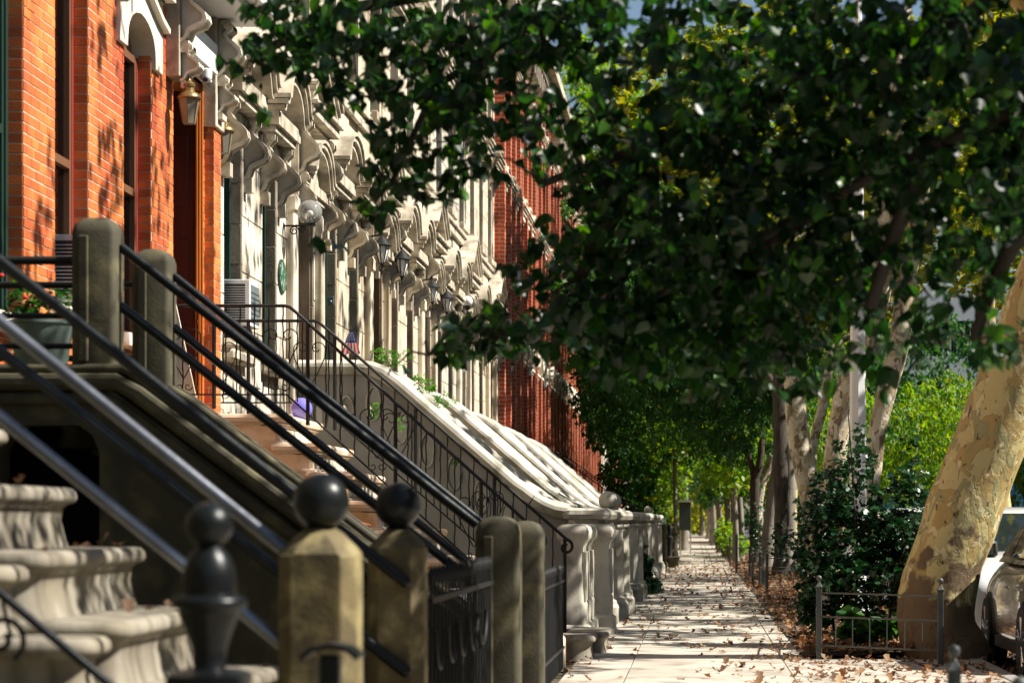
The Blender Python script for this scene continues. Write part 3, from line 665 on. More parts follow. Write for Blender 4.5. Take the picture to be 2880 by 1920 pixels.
R2 = thing('pipe_railing', 'black pipe railing ending in rounded tips in front of the second ball post', 'railing', 'black pipe railings on the stoops')
for v in (600, 806): pipe_rail(R2, 10.44, -3.6, -1.26, zat(v, 10.44)+.79*(3.6-1600*10.44/F), .79, .026, M['gloss_iron'])
RN = thing('scroll_railing', 'thin grey iron handrail with a curled end, cut off at the bottom left corner', 'railing')
zz = zat(1362, 7.3); pipe_rail(RN, 7.3, -2.6, -1.6, zz+.83*(2.6-1600*7.3/F), .83, .014, M['gloss_iron'])
sp = [(-2.10+.075*(1-i/34)*cos(-1.0+i*.30), 7.3, zz-.135+.075*(1-i/34)*sin(-1.0+i*.30)) for i in range(28)]
MB().tube(sp, .009, 8).obj('scroll', M['gloss_iron'], RN, smooth=60)

# second stoop
ST2 = thing('brownstone_stoop', 'dark shaded brownstone stoop with round-topped posts and a black archway under its landing', 'stoop')
for yy in (14.3, 16.5):
    q = 0 if yy < 15 else -.20
    out = [(-5.19,-.3),(-1.34,-.3),(-1.34,.60+q*.75),(-3.42+q,2.16),(-5.19,2.16)]
    hole = [(-4.10,-.0),(-4.10,1.80),(-4.06,1.90),(-3.98,1.96),(-3.62,1.96),(-3.54,1.90),(-3.50,1.80),(-3.50,0)]
    b = MB(); lo, hi = yy-.13, yy+.13
    for t in (lo, hi):
        tr = tessellate_polygon([[Vector((*p, 0)) for p in out], [Vector((*p, 0)) for p in hole]]); al = out+hole
        b.add([(p[0], t, p[1]) for p in al], [tuple(q) for q in tr])
    for ring in (out, hole):
        n = len(ring); b.add([(p[0], lo, p[1]) for p in ring]+[(p[0], hi, p[1]) for p in ring], [(i, (i+1) % n, (i+1) % n+n, i+n) for i in range(n)])
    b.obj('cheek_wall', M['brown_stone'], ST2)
    c = MB(); c.band([(-5.19,2.162),(-3.40+q,2.162),(-3.30+q,2.10),(-1.33,.62+q*.75)], .10, yy-.19, yy+.19, 'y'); c.obj('cap', M['brown_stone'], ST2, bevel=.03)
    c = MB(); c.band([(-5.19,2.262),(-3.36+q,2.262),(-3.27+q,2.20),(-1.33,.74+q*.75)], .055, yy-.16, yy+.16, 'y'); c.obj('cap_moulding', M['brown_stone'], ST2, bevel=.02)
    c = MB(); c.band([(-5.19,2.08),(-3.46+q,2.08),(-3.38+q,2.02),(-1.345,.53+q*.75)], .07, yy-.165, yy+.165, 'y'); c.obj('cap_moulding', M['brown_stone'], ST2, bevel=.02)
b = MB().box(-4.9, -3.45, 14.9, 14.95, -.2, 2.1); b.obj('arch_dark_sheet', M['dark'], ST2)  # black sheet behind the arch, the darkness of the opening painted on
for i in range(11):
    x = -3.62+i*.245; z1 = 2.22-i*.19
    MB().stack(x-.5 if i else -5.19, x, 14.46, 16.34, stepprof(z1-.1895, z1), .05, 3).obj('step', M['brown_stone'], ST2, smooth=50)
def round_post(parent, x, y, z0, z1, w, dome=.10):
    h = w/2
    pr = [(z0,0),(z1-dome,0),(z1-dome*.55,.012),(z1-dome*.25,.035),(z1-dome*.06,.075),(z1,.115)]
    b = MB().stack(x-h, x+h, y-h, y+h, pr, .035, 3); b.obj('newel_post', M['brown_stone'], parent, smooth=40)
    b = MB()
    for s in (-1, 1): b.extr([(x-h*.62,z0+.02),(x-h*.18,z0+.02),(x-h*.18,z1-dome*1.2),(x-h*.62,z1-dome*1.2)], 'y', y+s*(h+.012)-.012, y+s*(h+.012)+.012)
    b.obj('post_panel', M['brown_stone'], parent, bevel=.008)
for x, y, z0, z1 in ((-3.54,14.3,2.31,3.19),(-3.70,16.5,2.31,3.25),(-1.17,14.3,-.02,1.43),(-1.17,16.5,-.02,1.40)): round_post(ST2, x, y, z0, z1, .26)
RA = thing('pipe_railing', 'near black double pipe railing between the round-topped brownstone posts', 'railing', 'black pipe railings on the stoops')
for z in (3.02, 2.67): pipe_rail(RA, 14.3, -3.41, -1.30, z, .78, .028, M['gloss_iron'], False)
RB2 = thing('pipe_railing', 'far black double pipe railing between the round-topped brownstone posts', 'railing', 'black pipe railings on the stoops')
for z in (3.07, 2.72): pipe_rail(RB2, 16.5, -3.57, -1.30, z, .80, .028, M['gloss_iron'], False)
LR = thing('landing_railing', 'level black bars fencing the brownstone landing at the left edge', 'railing')
for z in (2.95, 2.80, 2.62, 2.44): MB().tube([(-5.18, 14.42, z), (-3.66, 14.42, z)], .026 if z > 2.9 else .018, 10).obj('rail', M['iron'], LR, smooth=60)
for z in (3.0, 2.5): MB().tube([(-5.18, 16.42, z), (-3.80, 16.42, z)], .022, 10).obj('rail', M['iron'], LR, smooth=60)
K = ST2
for z in (1.02, .60): MB().tube([(-1.30, 16.36, z), (-1.30+.06, 16.30, z)], .05, 12)  .obj('gate_pin', M['gloss_iron'], K, smooth=60)

# third, tan stoop of the brick house
ST3 = thing('tan_stoop', 'tan and cream stone stoop with stepped moulded cheeks in front of the brick house door', 'stoop')
xs3 = [(-4.05+.335*i, 2.45-.285*i) for i in range(8)]
poly = [(-5.19,-.3),(xs3[-1][0]-.1,-.3)]
for i in range(len(xs3)-1, -1, -1):
    x, z = xs3[i]; zb = xs3[i+1][1] if i+1 < len(xs3) else .1
    poly += [(x-.10, zb-.03), (x-.10, z-.03)]
poly += [(-5.19, 2.42)]
MB().extr(poly, 'y', 23.84, 26.14).obj('stair_core', M['ochre'], ST3)
for i, (x, z) in enumerate(xs3):
    zb = z-.283
    w = (x+5.18) if i == 0 else .47
    MB().stack(x-w, x, 23.78, 26.20, [(z-.105,.045),(z-.095,.028),(z-.078,.032),(z-.072,.0),(z-.035,-.012),(z-.008,.0),(z,.02)], .03, 3).obj('tread', M['tan'], ST3, smooth=40)
    MB().stack(x-.30, x-.02, 23.81, 26.17, [(zb,.02),(zb+.02,.02),(zb+.03,.045),(z-.125,.045),(z-.115,.03),(z-.106,.03)], .02, 2).obj('riser', M['tan'], ST3, smooth=30)
    for q in range(4): MB().box(x-.068, x-.055, 23.95+q*.56, 24.40+q*.56, zb+.045, z-.14).obj('riser_panel', M['cream'], ST3, bevel=.006)
for i, (x, z) in enumerate(xs3[1:]):      # curved stain-edged aprons on the side wall
    MB().band([(x-.50, z-.10), (x-.47, z-.22), (x-.36, z-.30), (x-.20, z-.30)], .012, 23.828, 23.84, 'y').obj('apron_edge', M['ochre'], ST3)
MB().stack(-1.72, -1.26, 22.75, 23.3, [(-.02,0),(.27,0),(.30,.02)], .02, 2).obj('plinth', M['tan'], ST3, smooth=40)
MB().stack(-1.5, -1.02, 24.3, 25.1, stepprof(-.02, .24), .16, 6).obj('step', M['step_stone'], ST3, smooth=50)
MB().stack(-1.4, -.93, 25.6, 26.9, stepprof(-.02, .22), .10, 6).obj('step', M['step_stone'], ST3, smooth=50)

def spiral(cx, cz, r, a0, turns, dirn, y, n=26, r1=.22):
    return [(cx+r*(1-(1-r1)*i/n)*cos(a0+dirn*turns*2*pi*i/n), y, cz+r*(1-(1-r1)*i/n)*sin(a0+dirn*turns*2*pi*i/n)) for i in range(n+1)]
def iron_railing(label, y, x0, xb, zt, xe, ze, zbot_h=.88, flat=True):
    g = thing('iron_railing', label, 'railing', 'wrought iron stoop railings')
    sl = (zt-ze)/(xe-xb)
    zr = lambda x: zt if x < xb else zt-sl*(x-xb)
    top = [(x0,y,zt),(xb-.05,y,zt),(xb,y,zt-.012),(xb+.05,y,zr(xb+.05)-.006),(xe,y,ze)]
    vol = spiral(xe-.01, ze-.085, .085, pi/2, 1.1, -1, y)
    MB().tube(top+vol[1:], .017, 8).obj('hand_rail', M['iron'], g, smooth=60)
    MB().tube([(x0,y,zt-zbot_h),(xb-.03,y,zt-zbot_h),(xe-.25,y,zr(xe-.25)-zbot_h)], .010, 6).obj('bottom_rail', M['iron'], g, smooth=60)
    xp = [xb-.75, xb+.18, xb+1.05, xb+1.9, xe-.02]
    for i, x in enumerate(xp):
        MB().tube([(x, y, zr(x)-.01), (x, y, max(.0, zr(x)-(1.02 if i < 4 else 1.35)))], .020, 8).obj('rail_post', M['iron'], g, smooth=60)
    k = 0; x = x0+.05
    while x < xe-.1:
        if min(abs(x-p) for p in xp) > .05:
            P = [(x+.004*sin(j*2.1), y+.004*cos(j*2.1), zr(x)-.01-(zbot_h-.01)*j/12) for j in range(13)]
            MB().tube(P, .0075, 5).obj('baluster', M['iron'], g, smooth=60); k += 1
        x += .142
    xc = xb-1.05
    while xc < xe-.35:
        z = zr(xc)-.30
        for s in (-1, 1):
            sp = spiral(xc+s*.085, z, .085, pi/2-s*pi/2+pi*(s > 0)*0, .95, s, y-.012)
            tail = [(xc+s*.005, y-.012, z-.42), (xc+s*.09, y-.012, z-.26), (xc+s*.165, y-.012, z-.10)]
            sp = [(xc+s*(.085+.085*(1-.8*i/24)*cos(pi*1.9*i/24)), y-.012, z+.085*(1-.8*i/24)*sin(pi*1.9*i/24)) for i in range(25)]
            MB().tube(tail+sp, .0065, 5).obj('scroll', M['iron'], g, smooth=60)
            s2 = [(xc+s*(.045+.045*(1-.8*i/18)*cos(pi*1.9*i/18)), y-.012, z-.50-.045*(1-.8*i/18)*sin(pi*1.9*i/18)) for i in range(19)]
            MB().tube(s2, .0055, 5).obj('scroll', M['iron'], g, smooth=60)
        xc += .96
    return g
iron_railing('scrolled black iron railing on the camera side of the tan stoop', 24.0, -5.15, -4.04, 3.53, -1.56, 1.27)
for i_, yy in enumerate((69.0, 75.5, 82.0)): iron_railing(['black iron stair railing of the first red brick house', 'black iron stair railing of the second red brick house', 'black iron stair railing of the third red brick house'][i_], yy, -5.1, -4.6, 3.7, -1.9, 1.8)
iron_railing('scrolled black iron railing on the far side of the tan stoop', 26.05, -5.15, -4.08, 3.55, -1.40, 1.20)

# pale stoops of the stone houses
TOP = [(-5.19,3.44),(-4.35,3.44),(-4.15,3.42),(-3.98,3.35),(-3.80,3.22)]+[(-3.80+.1*i, 3.22-.0865*i) for i in range(1, 16)]+[(-2.18,1.845),(-2.05,1.745),(-1.92,1.665),(-1.79,1.612),(-1.64,1.59)]
def sweep(path, sec, y):
    b = MB(); vs = []; n = len(sec)
    for i, p in enumerate(path):
        q0 = path[max(i-1, 0)]; q1 = path[min(i+1, len(path)-1)]; d = Vector((q1[0]-q0[0], q1[1]-q0[1])).normalized()
        for dy, dn in sec: vs.append((p[0]-d.y*dn, y+dy, p[1]+d.x*dn))
    fs = []
    for i in range(len(path)-1):
        for k in range(n): fs.append((i*n+k, i*n+(k+1) % n, (i+1)*n+(k+1) % n, (i+1)*n+k))
    fs += [tuple(range(n)), tuple((len(path)-1)*n+k for k in reversed(range(n)))]
    return b.add(vs, fs)
CAPSEC = [(-.21,-.13),(-.16,-.17),(.16,-.17),(.21,-.13),(.235,-.075),(.22,-.03),(.17,.0),(.09,.018),(0,.025),(-.09,.018),(-.17,.0),(-.22,-.03),(-.235,-.075)]
def newel(parent, x0, x1, y0, y1, zt, ball=0, mat=None):
    mat = mat or M['balu']
    o = MB().stack(x0, x1, y0, y1, [(-.03,-.09),(.22,-.09),(.27,-.06),(.30,-.06),(.33,-.02),(zt-.30,.0),(zt-.26,.0),(zt-.24,-.02),(zt-.21,-.02),(zt-.19,.01),(zt-.15,.01),(zt-.135,-.05),(zt-.08,-.065),(zt-.03,-.05),(zt,-.01)], .085, 1).obj('newel_post', mat, parent, smooth=28)
    # sunk niche with a round head on the street and camera faces
    ym = (y0+y1)/2; hw = (y1-y0)*.22
    pts = [(ym+hw,.48)]+[(ym+hw*cos(t*pi/8), zt-.48+hw*sin(t*pi/8)) for t in range(9)]+[(ym-hw,.48)]
    MB().band(pts, .022, x1-.004, x1+.016).obj('niche_moulding', mat, parent)
    if ball:
        MB().lathe([(.12,0),(.12,.02),(.08,.05)], ((x0+x1)/2, ym, zt-.005), 20).sph(((x0+x1)/2, ym, zt+ball*.9+.02), ball, 32).obj('ball', mat, parent, smooth=60)
    return o
def pale_stoop(k, yc, label, ball=0):
    g = thing('pale_stoop', label, 'stoop', 'pale curved stoops of the stone houses')
    holes = []
    if k < 2:
        for i in range(10):
            cx = -4.88+i*.345+.05; tz = 3.44 if cx < -4.2 else 3.44-.865*(cx+4.05)
            cz = tz-.66 if cx < -4.2 else tz-.62
            if cz < .5 or cx > -1.95: continue
            holes.append([(cx+.085*cos(-t*2*pi/16), cz+.21*sin(-t*2*pi/16)) for t in range(16)])
    for s in (-1, 1):
        y = yc+s*1.0; out = [(-5.19,-.3),(-1.64,-.3)]+[(p[0], p[1]-.1) for p in reversed(TOP)]
        b = MB(); al = out+[p for h in holes for p in h]
        tr = tessellate_polygon([[Vector((*p, 0)) for p in out]]+[[Vector((*p, 0)) for p in h] for h in holes])
        for t in (y-.11, y+.11): b.add([(p[0], t, p[1]) for p in al], [tuple(q) for q in tr])
        for ring in [out]+holes:
            n = len(ring); b.add([(p[0], y-.11, p[1]) for p in ring]+[(p[0], y+.11, p[1]) for p in ring], [(i, (i+1) % n, (i+1) % n+n, i+n) for i in range(n)])
        b.obj('cheek_wall', M['grey_render'] if k == 0 else M['balu'], g)
        for h in holes:   # raised rim
            hc = (sum(p[0] for p in h)/16, sum(p[1] for p in h)/16)
            MB().tube([(hc[0]+(p[0]-hc[0])*1.08, y-.115, hc[1]+(p[1]-hc[1])*1.04) for p in h+h[:2]], .014, 6).obj('oval_rim', M['balu'], g, smooth=60)
        # coping in lengths
        cut = [0, 5, 9, 13, 17, 21, len(TOP)-1]
        for a, c in zip(cut, cut[1:]):
            seg = TOP[a:c+1]; seg = [Vector(p) for p in seg]; seg[-1] = seg[-2].lerp(seg[-1], .985) if c < len(TOP)-1 else seg[-1]
            sweep(seg, CAPSEC, y).obj('coping', M['balu'], g, smooth=38)
        newel(g, -1.65, -1.16, y-.24, y+.24, 1.56, ball)
    for i in range(12):
        x = -4.15+i*.25; z1 = 2.45-i*.2
        MB().stack(x-.5 if i else -5.19, x, yc-.88, yc+.88, stepprof(z1-.1995, z1), .03, 2).obj('step', M['cream'] if k == 0 else M['balu'], g, smooth=50)
    return g
names = ['pale stoop with row of oval openings in its cheek walls, right behind the tan stoop', 'pale curved stoop with stone balls on its newel posts', 'third pale curved stoop, with plain newel caps',
         'fourth pale curved stoop, beside the climbing ivy', 'last pale curved stoop, nearest the red brick terrace']
for k in range(5): pale_stoop(k, 32.1+k*GP, names[k], .15 if k == 1 else 0)
# areaway posts along the pavement
def area_post(y, x0, label, kind=0, ball=0, ln=.34):
    g = thing('stone_gate_post', label, 'post', 'pale stone posts along the areaways')
    if kind == 0:
        newel(g, x0-.32, x0, y-.17, y+.17, 1.55, ball)
    else:
        z = 1.36
        MB().stack(x0-.27, x0, y, y+ln, [(-.03,-.05),(.20,-.05),(.24,-.01),(.45,-.01),(.5,.012),(.9,.035),(1.10,.03),(1.16,.0),(1.20,-.035),(z-.08,-.045),(z-.035,-.03),(z-.01,.0),(z,.04)], .05, 3).obj('post_shaft', M['balu'], g, smooth=38)
        for q in range(4): MB().box(x0-.03, x0+.012, y+.12+q*(ln-.2)/4, y+.12+(q+.6)*(ln-.2)/4, .5, 1.05).obj('flute', M['balu'], g, bevel=.006)
    return g
area_post(26.95, -1.25, 'flared pale pedestal wall with a fluted sunny side just past the tan stoop', 1, 0, 2.6)
area_post(30.0, -1.06, 'taller flared pale pedestal directly behind the first fluted one', 1, 0, .5)
pl = ['post in front of the second stone house, before the ball-topped newels', 'slim niche post just after the oval-pierced stoop', 'niche post just past the ball-topped newels', 'niche post behind the one past the ball newels',
      'narrow niche post before the third pale stoop', 'niche post beside the ivy', 'niche post beyond the ivy', 'small niche post near the last pale stoop', 'far niche post before the red terrace']
for i, (y, x) in enumerate(((34.6,-1.06),(36.4,-1.02),(41.9,-1.02),(43.6,-.98),(49.2,-1.0),(51.0,-.96),(56.4,-.98),(58.2,-.95),(63.5,-.92))):
    area_post(y, x, 'pale stone '+pl[i], 0, .09 if i == 6 else 0)
g = thing('low_stone_wall', 'low pale garden wall under the areaway posts, ivy spilling over it', 'wall')
for i in range(16): MB().box(-1.38, -1.12, 44.6+i*1.0, 45.585+i*1.0, -.03, .42).obj('wall_block', M['balu'], g, bevel=.02)
# iron area fence between the foreground stoops
def picket_fence(label, x, y0, y1, zt, n, curved=True):
    g = thing('area_fence', label, 'fence', 'black iron area fences')
    L_ = y1-y0
    for z in (.22, zt-.16): MB().box(x-.018, x+.018, y0, y1, z-.012, z+.012).obj('rail', M['iron'], g)
    me = MB().tube([(0,0,.02),(0,0,zt-.07)], .0075, 6).lathe([(.0075,zt-.09),(.020,zt-.05),(.012,zt-.03),(.001,zt)], (0,0,0), 6).mesh('picket', M['iron'], 60)
    for i in range(n): link('picket', me, g, loc=(x, y0+(i+.5)*L_/n, 0))
    if curved:
        for q in range(int(L_/.55)):
            yc = y0+.3+q*.55
            MB().tube([(x+.02, yc+.22*cos(t*pi/10), zt-.30+.18*sin(t*pi/10)*-1) for t in range(11)], .009, 6).obj('swag', M['iron'], g, smooth=60)
    return g
picket_fence('black iron picket fence with hanging swags between the ball post and the round-topped post', -1.20, 10.85, 14.1, 1.20, 20)
picket_fence('black iron picket fence in front of the brick house, seen past the round-topped post', -1.25, 17.0, 22.6, 1.0, 40, False)
picket_fence('dark iron fence in front of the first red brick houses', -.95, 66, 84, 1.25, 60, False)
picket_fence('distant iron fence along the red brick houses', -.9, 90, 112, 1.2, 40, False)
def iron_newel(label, x, y, zt):
    g = thing('iron_fence_post', label, 'post', 'cast iron posts')
    MB().lathe([(.05,0),(.05,zt-.36),(.043,zt-.35),(.046,zt-.30),(.062,zt-.25),(.078,zt-.21),(.082,zt-.195),(.098,zt-.19),(.101,zt-.178),(.095,zt-.165),(.068,zt-.155),(.071,zt-.13),(.070,zt-.10),(.058,zt-.06),(.038,zt-.035),(.028,zt-.025),(.026,zt-.01)], (x, y, 0), 28).obj('shaft', M['gloss_iron'], g, smooth=60)
    MB().sph((x, y, zt+.028), .062, 28).obj('ball', M['gloss_iron'], g, smooth=60)
    MB().stack(x-.10, x+.10, y-.10, y+.10, [(zt-.62,0),(zt-.40,0),(zt-.37,.0),(zt-.355,.03)], .02, 2).obj('collar', M['gloss_iron'], g, smooth=40)
iron_newel('black cast iron post with ball and onion finial, large and blurred at the lower left', -1.30, 6.45, 1.36)
g = thing('small_iron_post', 'small square black iron post with a curved cap in front of the nearer ball post', 'post')
MB().box(-1.125, -1.065, 7.2, 7.26, 0, 1.0).obj('shaft', M['gloss_iron'], g, bevel=.006)
MB().band([(-1.17,.985),(-1.14,1.01),(-1.09,1.02),(-1.04,1.01),(-1.01,.985)], .018, 7.17, 7.29, 'y').obj('cap', M['gloss_iron'], g, bevel=.004)
g = thing('gate_bars', 'black gate bars leaning against the round-topped sidewalk post', 'gate')
for x in (-1.325,): MB().tube([(x,14.12,0),(x,14.12,1.12),(x-.02,14.12,1.16)], .016, 8).obj('bar', M['iron'], g, smooth=60)
MB().tube([(-1.5,14.1,.1),(-1.42,14.1,.5),(-1.36,14.1,.72)], .010, 6).obj('brace', M['iron'], g, smooth=60)
MB().tube([(-1.36,14.1,.72),(-1.33,14.1,.80)], .016, 6).obj('latch', M['iron'], g, smooth=60)
# ------------------------------------------------------------ trees
def wob(pts, r, n=24, amp=.12, seed=0, freq=2.2, flare=0):
    "tube along a resampled path, surface displaced by noise"
    P = [Vector(p) for p in pts]; R = list(r)
    Q = []; RR = []
    for i in range(len(P)-1):
        m = max(2, int((P[i+1]-P[i]).length/ .14))
        for k in range(m):
            t = k/m; p0 = P[max(i-1, 0)]; p3 = P[min(i+2, len(P)-1)]
            Q.append(.5*((2*P[i])+(-p0+P[i+1])*t+(2*p0-5*P[i]+4*P[i+1]-p3)*t*t+(-p0+3*P[i]-3*P[i+1]+p3)*t**3)); RR.append(R[i]*(1-t)+R[i+1]*t)
    Q.append(P[-1]); RR.append(R[-1])
    b = MB().tube(Q, RR, n)
    vs = []
    for j, v in enumerate(b.v):
        i = j//n; c = Q[i]; d = Vector(v)-c
        s = 1+amp*noise.fractal((v[0]*freq+seed, v[1]*freq, v[2]*freq*.6), .6, 2.0, 3)
        if flare and c.z < .6: s *= 1+flare*(1-max(c.z, 0)/.6)**2*(1+.5*sin(5*atan2(d.y, d.x)+seed))
        vs.append(tuple(c+d*s))
    b.v = vs; return b
def tree(name, label, trunk, rad, limbs, blobs, mat, leaf, size, shape=OVAL, cat='tree', group='street trees', n=18, amp=.10, flare=.4, clump=14, twigs=True, droop=.5, flat=0):
    g = thing(name, label, cat, group)
    sd_ = random.random()*50
    wob(trunk, rad, n, amp, sd_, flare=flare).obj('trunk', mat, g, smooth=75)
    for P, r in limbs: wob(P, r, max(8, n-6), amp, sd_).obj('limb', mat, g, smooth=75)
    if twigs:
        src = [Vector(trunk[-1])]+[Vector(P[-1]) for P, r in limbs]
        for c, r, k in blobs:
            c = Vector(c); s = min(src, key=lambda q: (q-c).length); mid = s.lerp(c, .5)+Vector((0,0,-.15*(s-c).length*.3))
            if (s-c).length < .3: continue
            MB().tube([s, mid, c, c+(c-mid)*.35+Vector((0,0,-.1))], [min(.05,.012*(s-c).length+.02), .03, .02, .008], 6).obj('branch', mat, g, smooth=60)
    if blobs:
        P = np.concatenate([blobpts(c, r, k, clump) for c, r, k in blobs])
        me = leafmesh('crown', P, size, shape, leaf, droop, flat); link('crown', me, g, kind='stuff')
    return g
def VX(u, v, Y): return tuple(PT(u, v, Y))
# big leaning plane tree
Yt = 24.9
T1 = [(2.60,Yt,-.1)]+[VX(u, v, Yt) for u, v in ((2150,1440),(2152,1370),(2168,1290),(2222,1150),(2285,985),(2345,830),(2420,620),(2500,350))]+[(4.9,25.5,7.2)]
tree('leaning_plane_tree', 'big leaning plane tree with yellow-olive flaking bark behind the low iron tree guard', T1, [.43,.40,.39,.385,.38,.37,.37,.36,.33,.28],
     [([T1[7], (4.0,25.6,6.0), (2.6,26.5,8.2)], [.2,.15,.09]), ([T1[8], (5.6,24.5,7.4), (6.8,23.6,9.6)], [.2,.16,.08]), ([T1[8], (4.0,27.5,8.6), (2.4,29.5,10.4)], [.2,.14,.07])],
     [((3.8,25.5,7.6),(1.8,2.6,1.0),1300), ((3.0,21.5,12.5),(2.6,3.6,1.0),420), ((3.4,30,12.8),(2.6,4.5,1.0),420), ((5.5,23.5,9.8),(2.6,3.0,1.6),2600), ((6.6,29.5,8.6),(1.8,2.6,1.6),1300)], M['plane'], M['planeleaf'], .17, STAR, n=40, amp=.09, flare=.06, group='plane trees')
# burrs and broken flakes on the sunny side
Yp = 34.0
A = [VX(u, v, Yp) for u, v in ((1900,1440),(1903,1300),(1912,1130),(1926,990),(1952,865),(2004,735),(2032,560),(2050,380),(2066,150))]
Bq = [VX(u, v, Yp+.2) for u, v in ((1990,1440),(1996,1300),(2000,1150),(2012,1010),(2036,900),(2060,810),(2088,620),(2112,470),(2150,250))]
tree('forked_plane_tree', 'plane tree splitting into a V of two pale trunks behind the white lamp pole', A, [.20,.18,.17,.155,.165,.18,.16,.14,.10], [(Bq, [.17,.14,.12,.13,.14,.15,.13,.11,.08])],
     [((4.2,36,7.0),(1.9,3.2,1.2),900), ((3.8,38,13),(2.6,4,1),360), ((5.0,34,9.6),(2.4,3.0,1.6),1500), ((.6,34,5.9),(1.4,1.6,.6),500), ((4.2,37,6.4),(1.8,3.0,1.3),500)], M['plane2'], M['planeleaf'], .17, STAR, n=26, group='plane trees')
Y3 = 41.0
A = [VX(u, v, Y3) for u, v in ((1893,1380),(1884,1260),(1868,1150),(1843,1050),(1829,960),(1822,860),(1815,740),(1812,560))]
tree('crooked_plane_tree', 'crooked plane tree with a pale peeling trunk to the left of the white lamp pole', A, [.24,.22,.21,.20,.19,.16,.12,.09],
     [([VX(1862,1110,Y3), VX(1868,1020,Y3+.4), VX(1890,930,Y3+.6), VX(1912,800,Y3+.8)], [.10,.09,.09,.06])],
     [((4.6,44,6.4),(1.8,3.0,1.1),800), ((5.4,41,8.6),(2.4,3.0,1.5),1600)], M['plane2'], M['planeleaf'], .18, STAR, n=24, group='plane trees')
# dark trunked ash trees
tree('dark_trunk_tree', 'straight dark furrowed trunk of a street tree right of the forked one', [(2.10,60,-.1),(2.11,60,1.2),(2.08,60,3.0),(2.06,60.2,5.2)], [.20,.185,.18,.16],
     [([(2.06,60.2,4.6),(1.4,62,5.6),(.3,65,6.0)], [.10,.08,.05]), ([(2.06,60.2,5.0),(2.6,62,7.4)], [.11,.07])],
     [((-1.15,65,5.5),(1.9,3.6,1.45),5600), ((.85,67,5.1),(1.9,4.4,1.5),5600), ((-2.4,69,5.5),(1.4,4.0,1.9),4200), ((1.5,70,6.2),(2.6,5,1.8),3800), ((-.4,72,8.4),(3.2,6,1.9),3800)],
     M['bark'], M['ashleaf'], .19, LANCE, droop=.9, group='ash trees')
tree('forked_dark_tree', 'dark street tree forking low into two limbs', [(1.79,75,-.1),(1.80,75,1.3),(1.80,75,2.7)], [.17,.15,.145],
     [([(1.80,75,2.6),(1.65,75,3.3),(1.38,74.6,4.2)], [.11,.09,.07]), ([(1.80,75,2.6),(2.0,75,3.5),(2.05,75.3,5.2)], [.12,.10,.08])],
     [((.2,74,4.9),(2.3,5,1.5),5200), ((2.2,76,5.8),(2.6,5,1.6),4200), ((-1.6,78,5.4),(1.8,5,1.9),3800), ((.9,70,3.6),(.7,2.4,.6),900)], M['bark'], M['ashleaf'], .17, LANCE, droop=.9, group='ash trees')
tree('slanting_brown_tree', 'slanting brown trunk just left of the straight dark trunk', [(1.95,68,-.1),(2.05,68,1.4),(2.28,68,3.2),(2.4,68,5.5)], [.22,.17,.15,.12], [], [((2.6,69,8.5),(2.8,5,1.8),3600)], M['greybark'], M['planeleaf'], .2, OVAL, group='plane trees')
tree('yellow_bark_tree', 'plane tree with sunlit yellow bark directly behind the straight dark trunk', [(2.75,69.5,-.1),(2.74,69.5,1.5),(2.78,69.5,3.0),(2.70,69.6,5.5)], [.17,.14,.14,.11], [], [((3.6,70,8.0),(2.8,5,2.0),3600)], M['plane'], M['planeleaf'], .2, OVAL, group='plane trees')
tree('wavy_plane_tree', 'thin wavy pale plane tree behind the forked dark tree', [VX(u, v, 88) for u, v in ((1752,1290),(1744,1230),(1741,1170),(1750,1110),(1772,1050),(1766,980),(1770,900))], [.20,.18,.17,.16,.15,.12,.1], [], [((2.6,90,7.5),(3,6,2.0),3600)], M['plane2'], M['planeleaf'], .22, OVAL, group='plane trees')
sm = [(1.25,79,.10,'pale grey slender trunk inside the light iron guard'),(1.52,84,.11,'second slender grey trunk, right behind the pale one'),(1.20,94,.12,'slender trunk with a bright sunlit edge down the pavement'),(1.02,106,.10,'small pale trunk beside the bright low shrubs'),
      (1.12,120,.14,'distant trunk in the row of street trees'),(.95,138,.15,'farther trunk in the row of street trees'),(1.05,160,.17,'very distant trunk near the end of the row'),(.95,185,.2,'last visible trunk at the end of the row')]
for i, (x, y, r, lb) in enumerate(sm):
    lm = M['ashleaf'] if i % 2 else M['brightleaf']
    tree('street_tree', lb, [(x,y,-.1),(x+.02,y,1.2),(x-.05,y,2.6),(x-.1,y,4.6)], [r*1.2,r,r*.9,r*.7], [], [((x-.6,y,5.0),(2.5,5,1.7+.1*i),3000), ((x+1.8,y+2,6.0),(2.8,5,2.2),2400), ((x-3.2,y+3,5.6),(1.7,5,2.2),2000), ((x-.1,y-1,2.9),(.8,2.4,.6),700)],
         M['greybark'], lm, .22, OVAL, n=12, group='slender street trees')
tree('yellow_tree', 'yellow-green sunlit tree closing the far end of the pavement', [(.5,225,-.1),(.5,225,3.5)], [.25,.2], [], [((-.4,225,5.8),(3.2,6,4.6),9000), ((1.6,232,6.5),(3,6,4.5),6000), ((-.5,245,2.2),(3.5,5,2.2),4000)], M['greybark'], M['yellowleaf'], .42, OVAL, n=10, twigs=False, group='far trees')
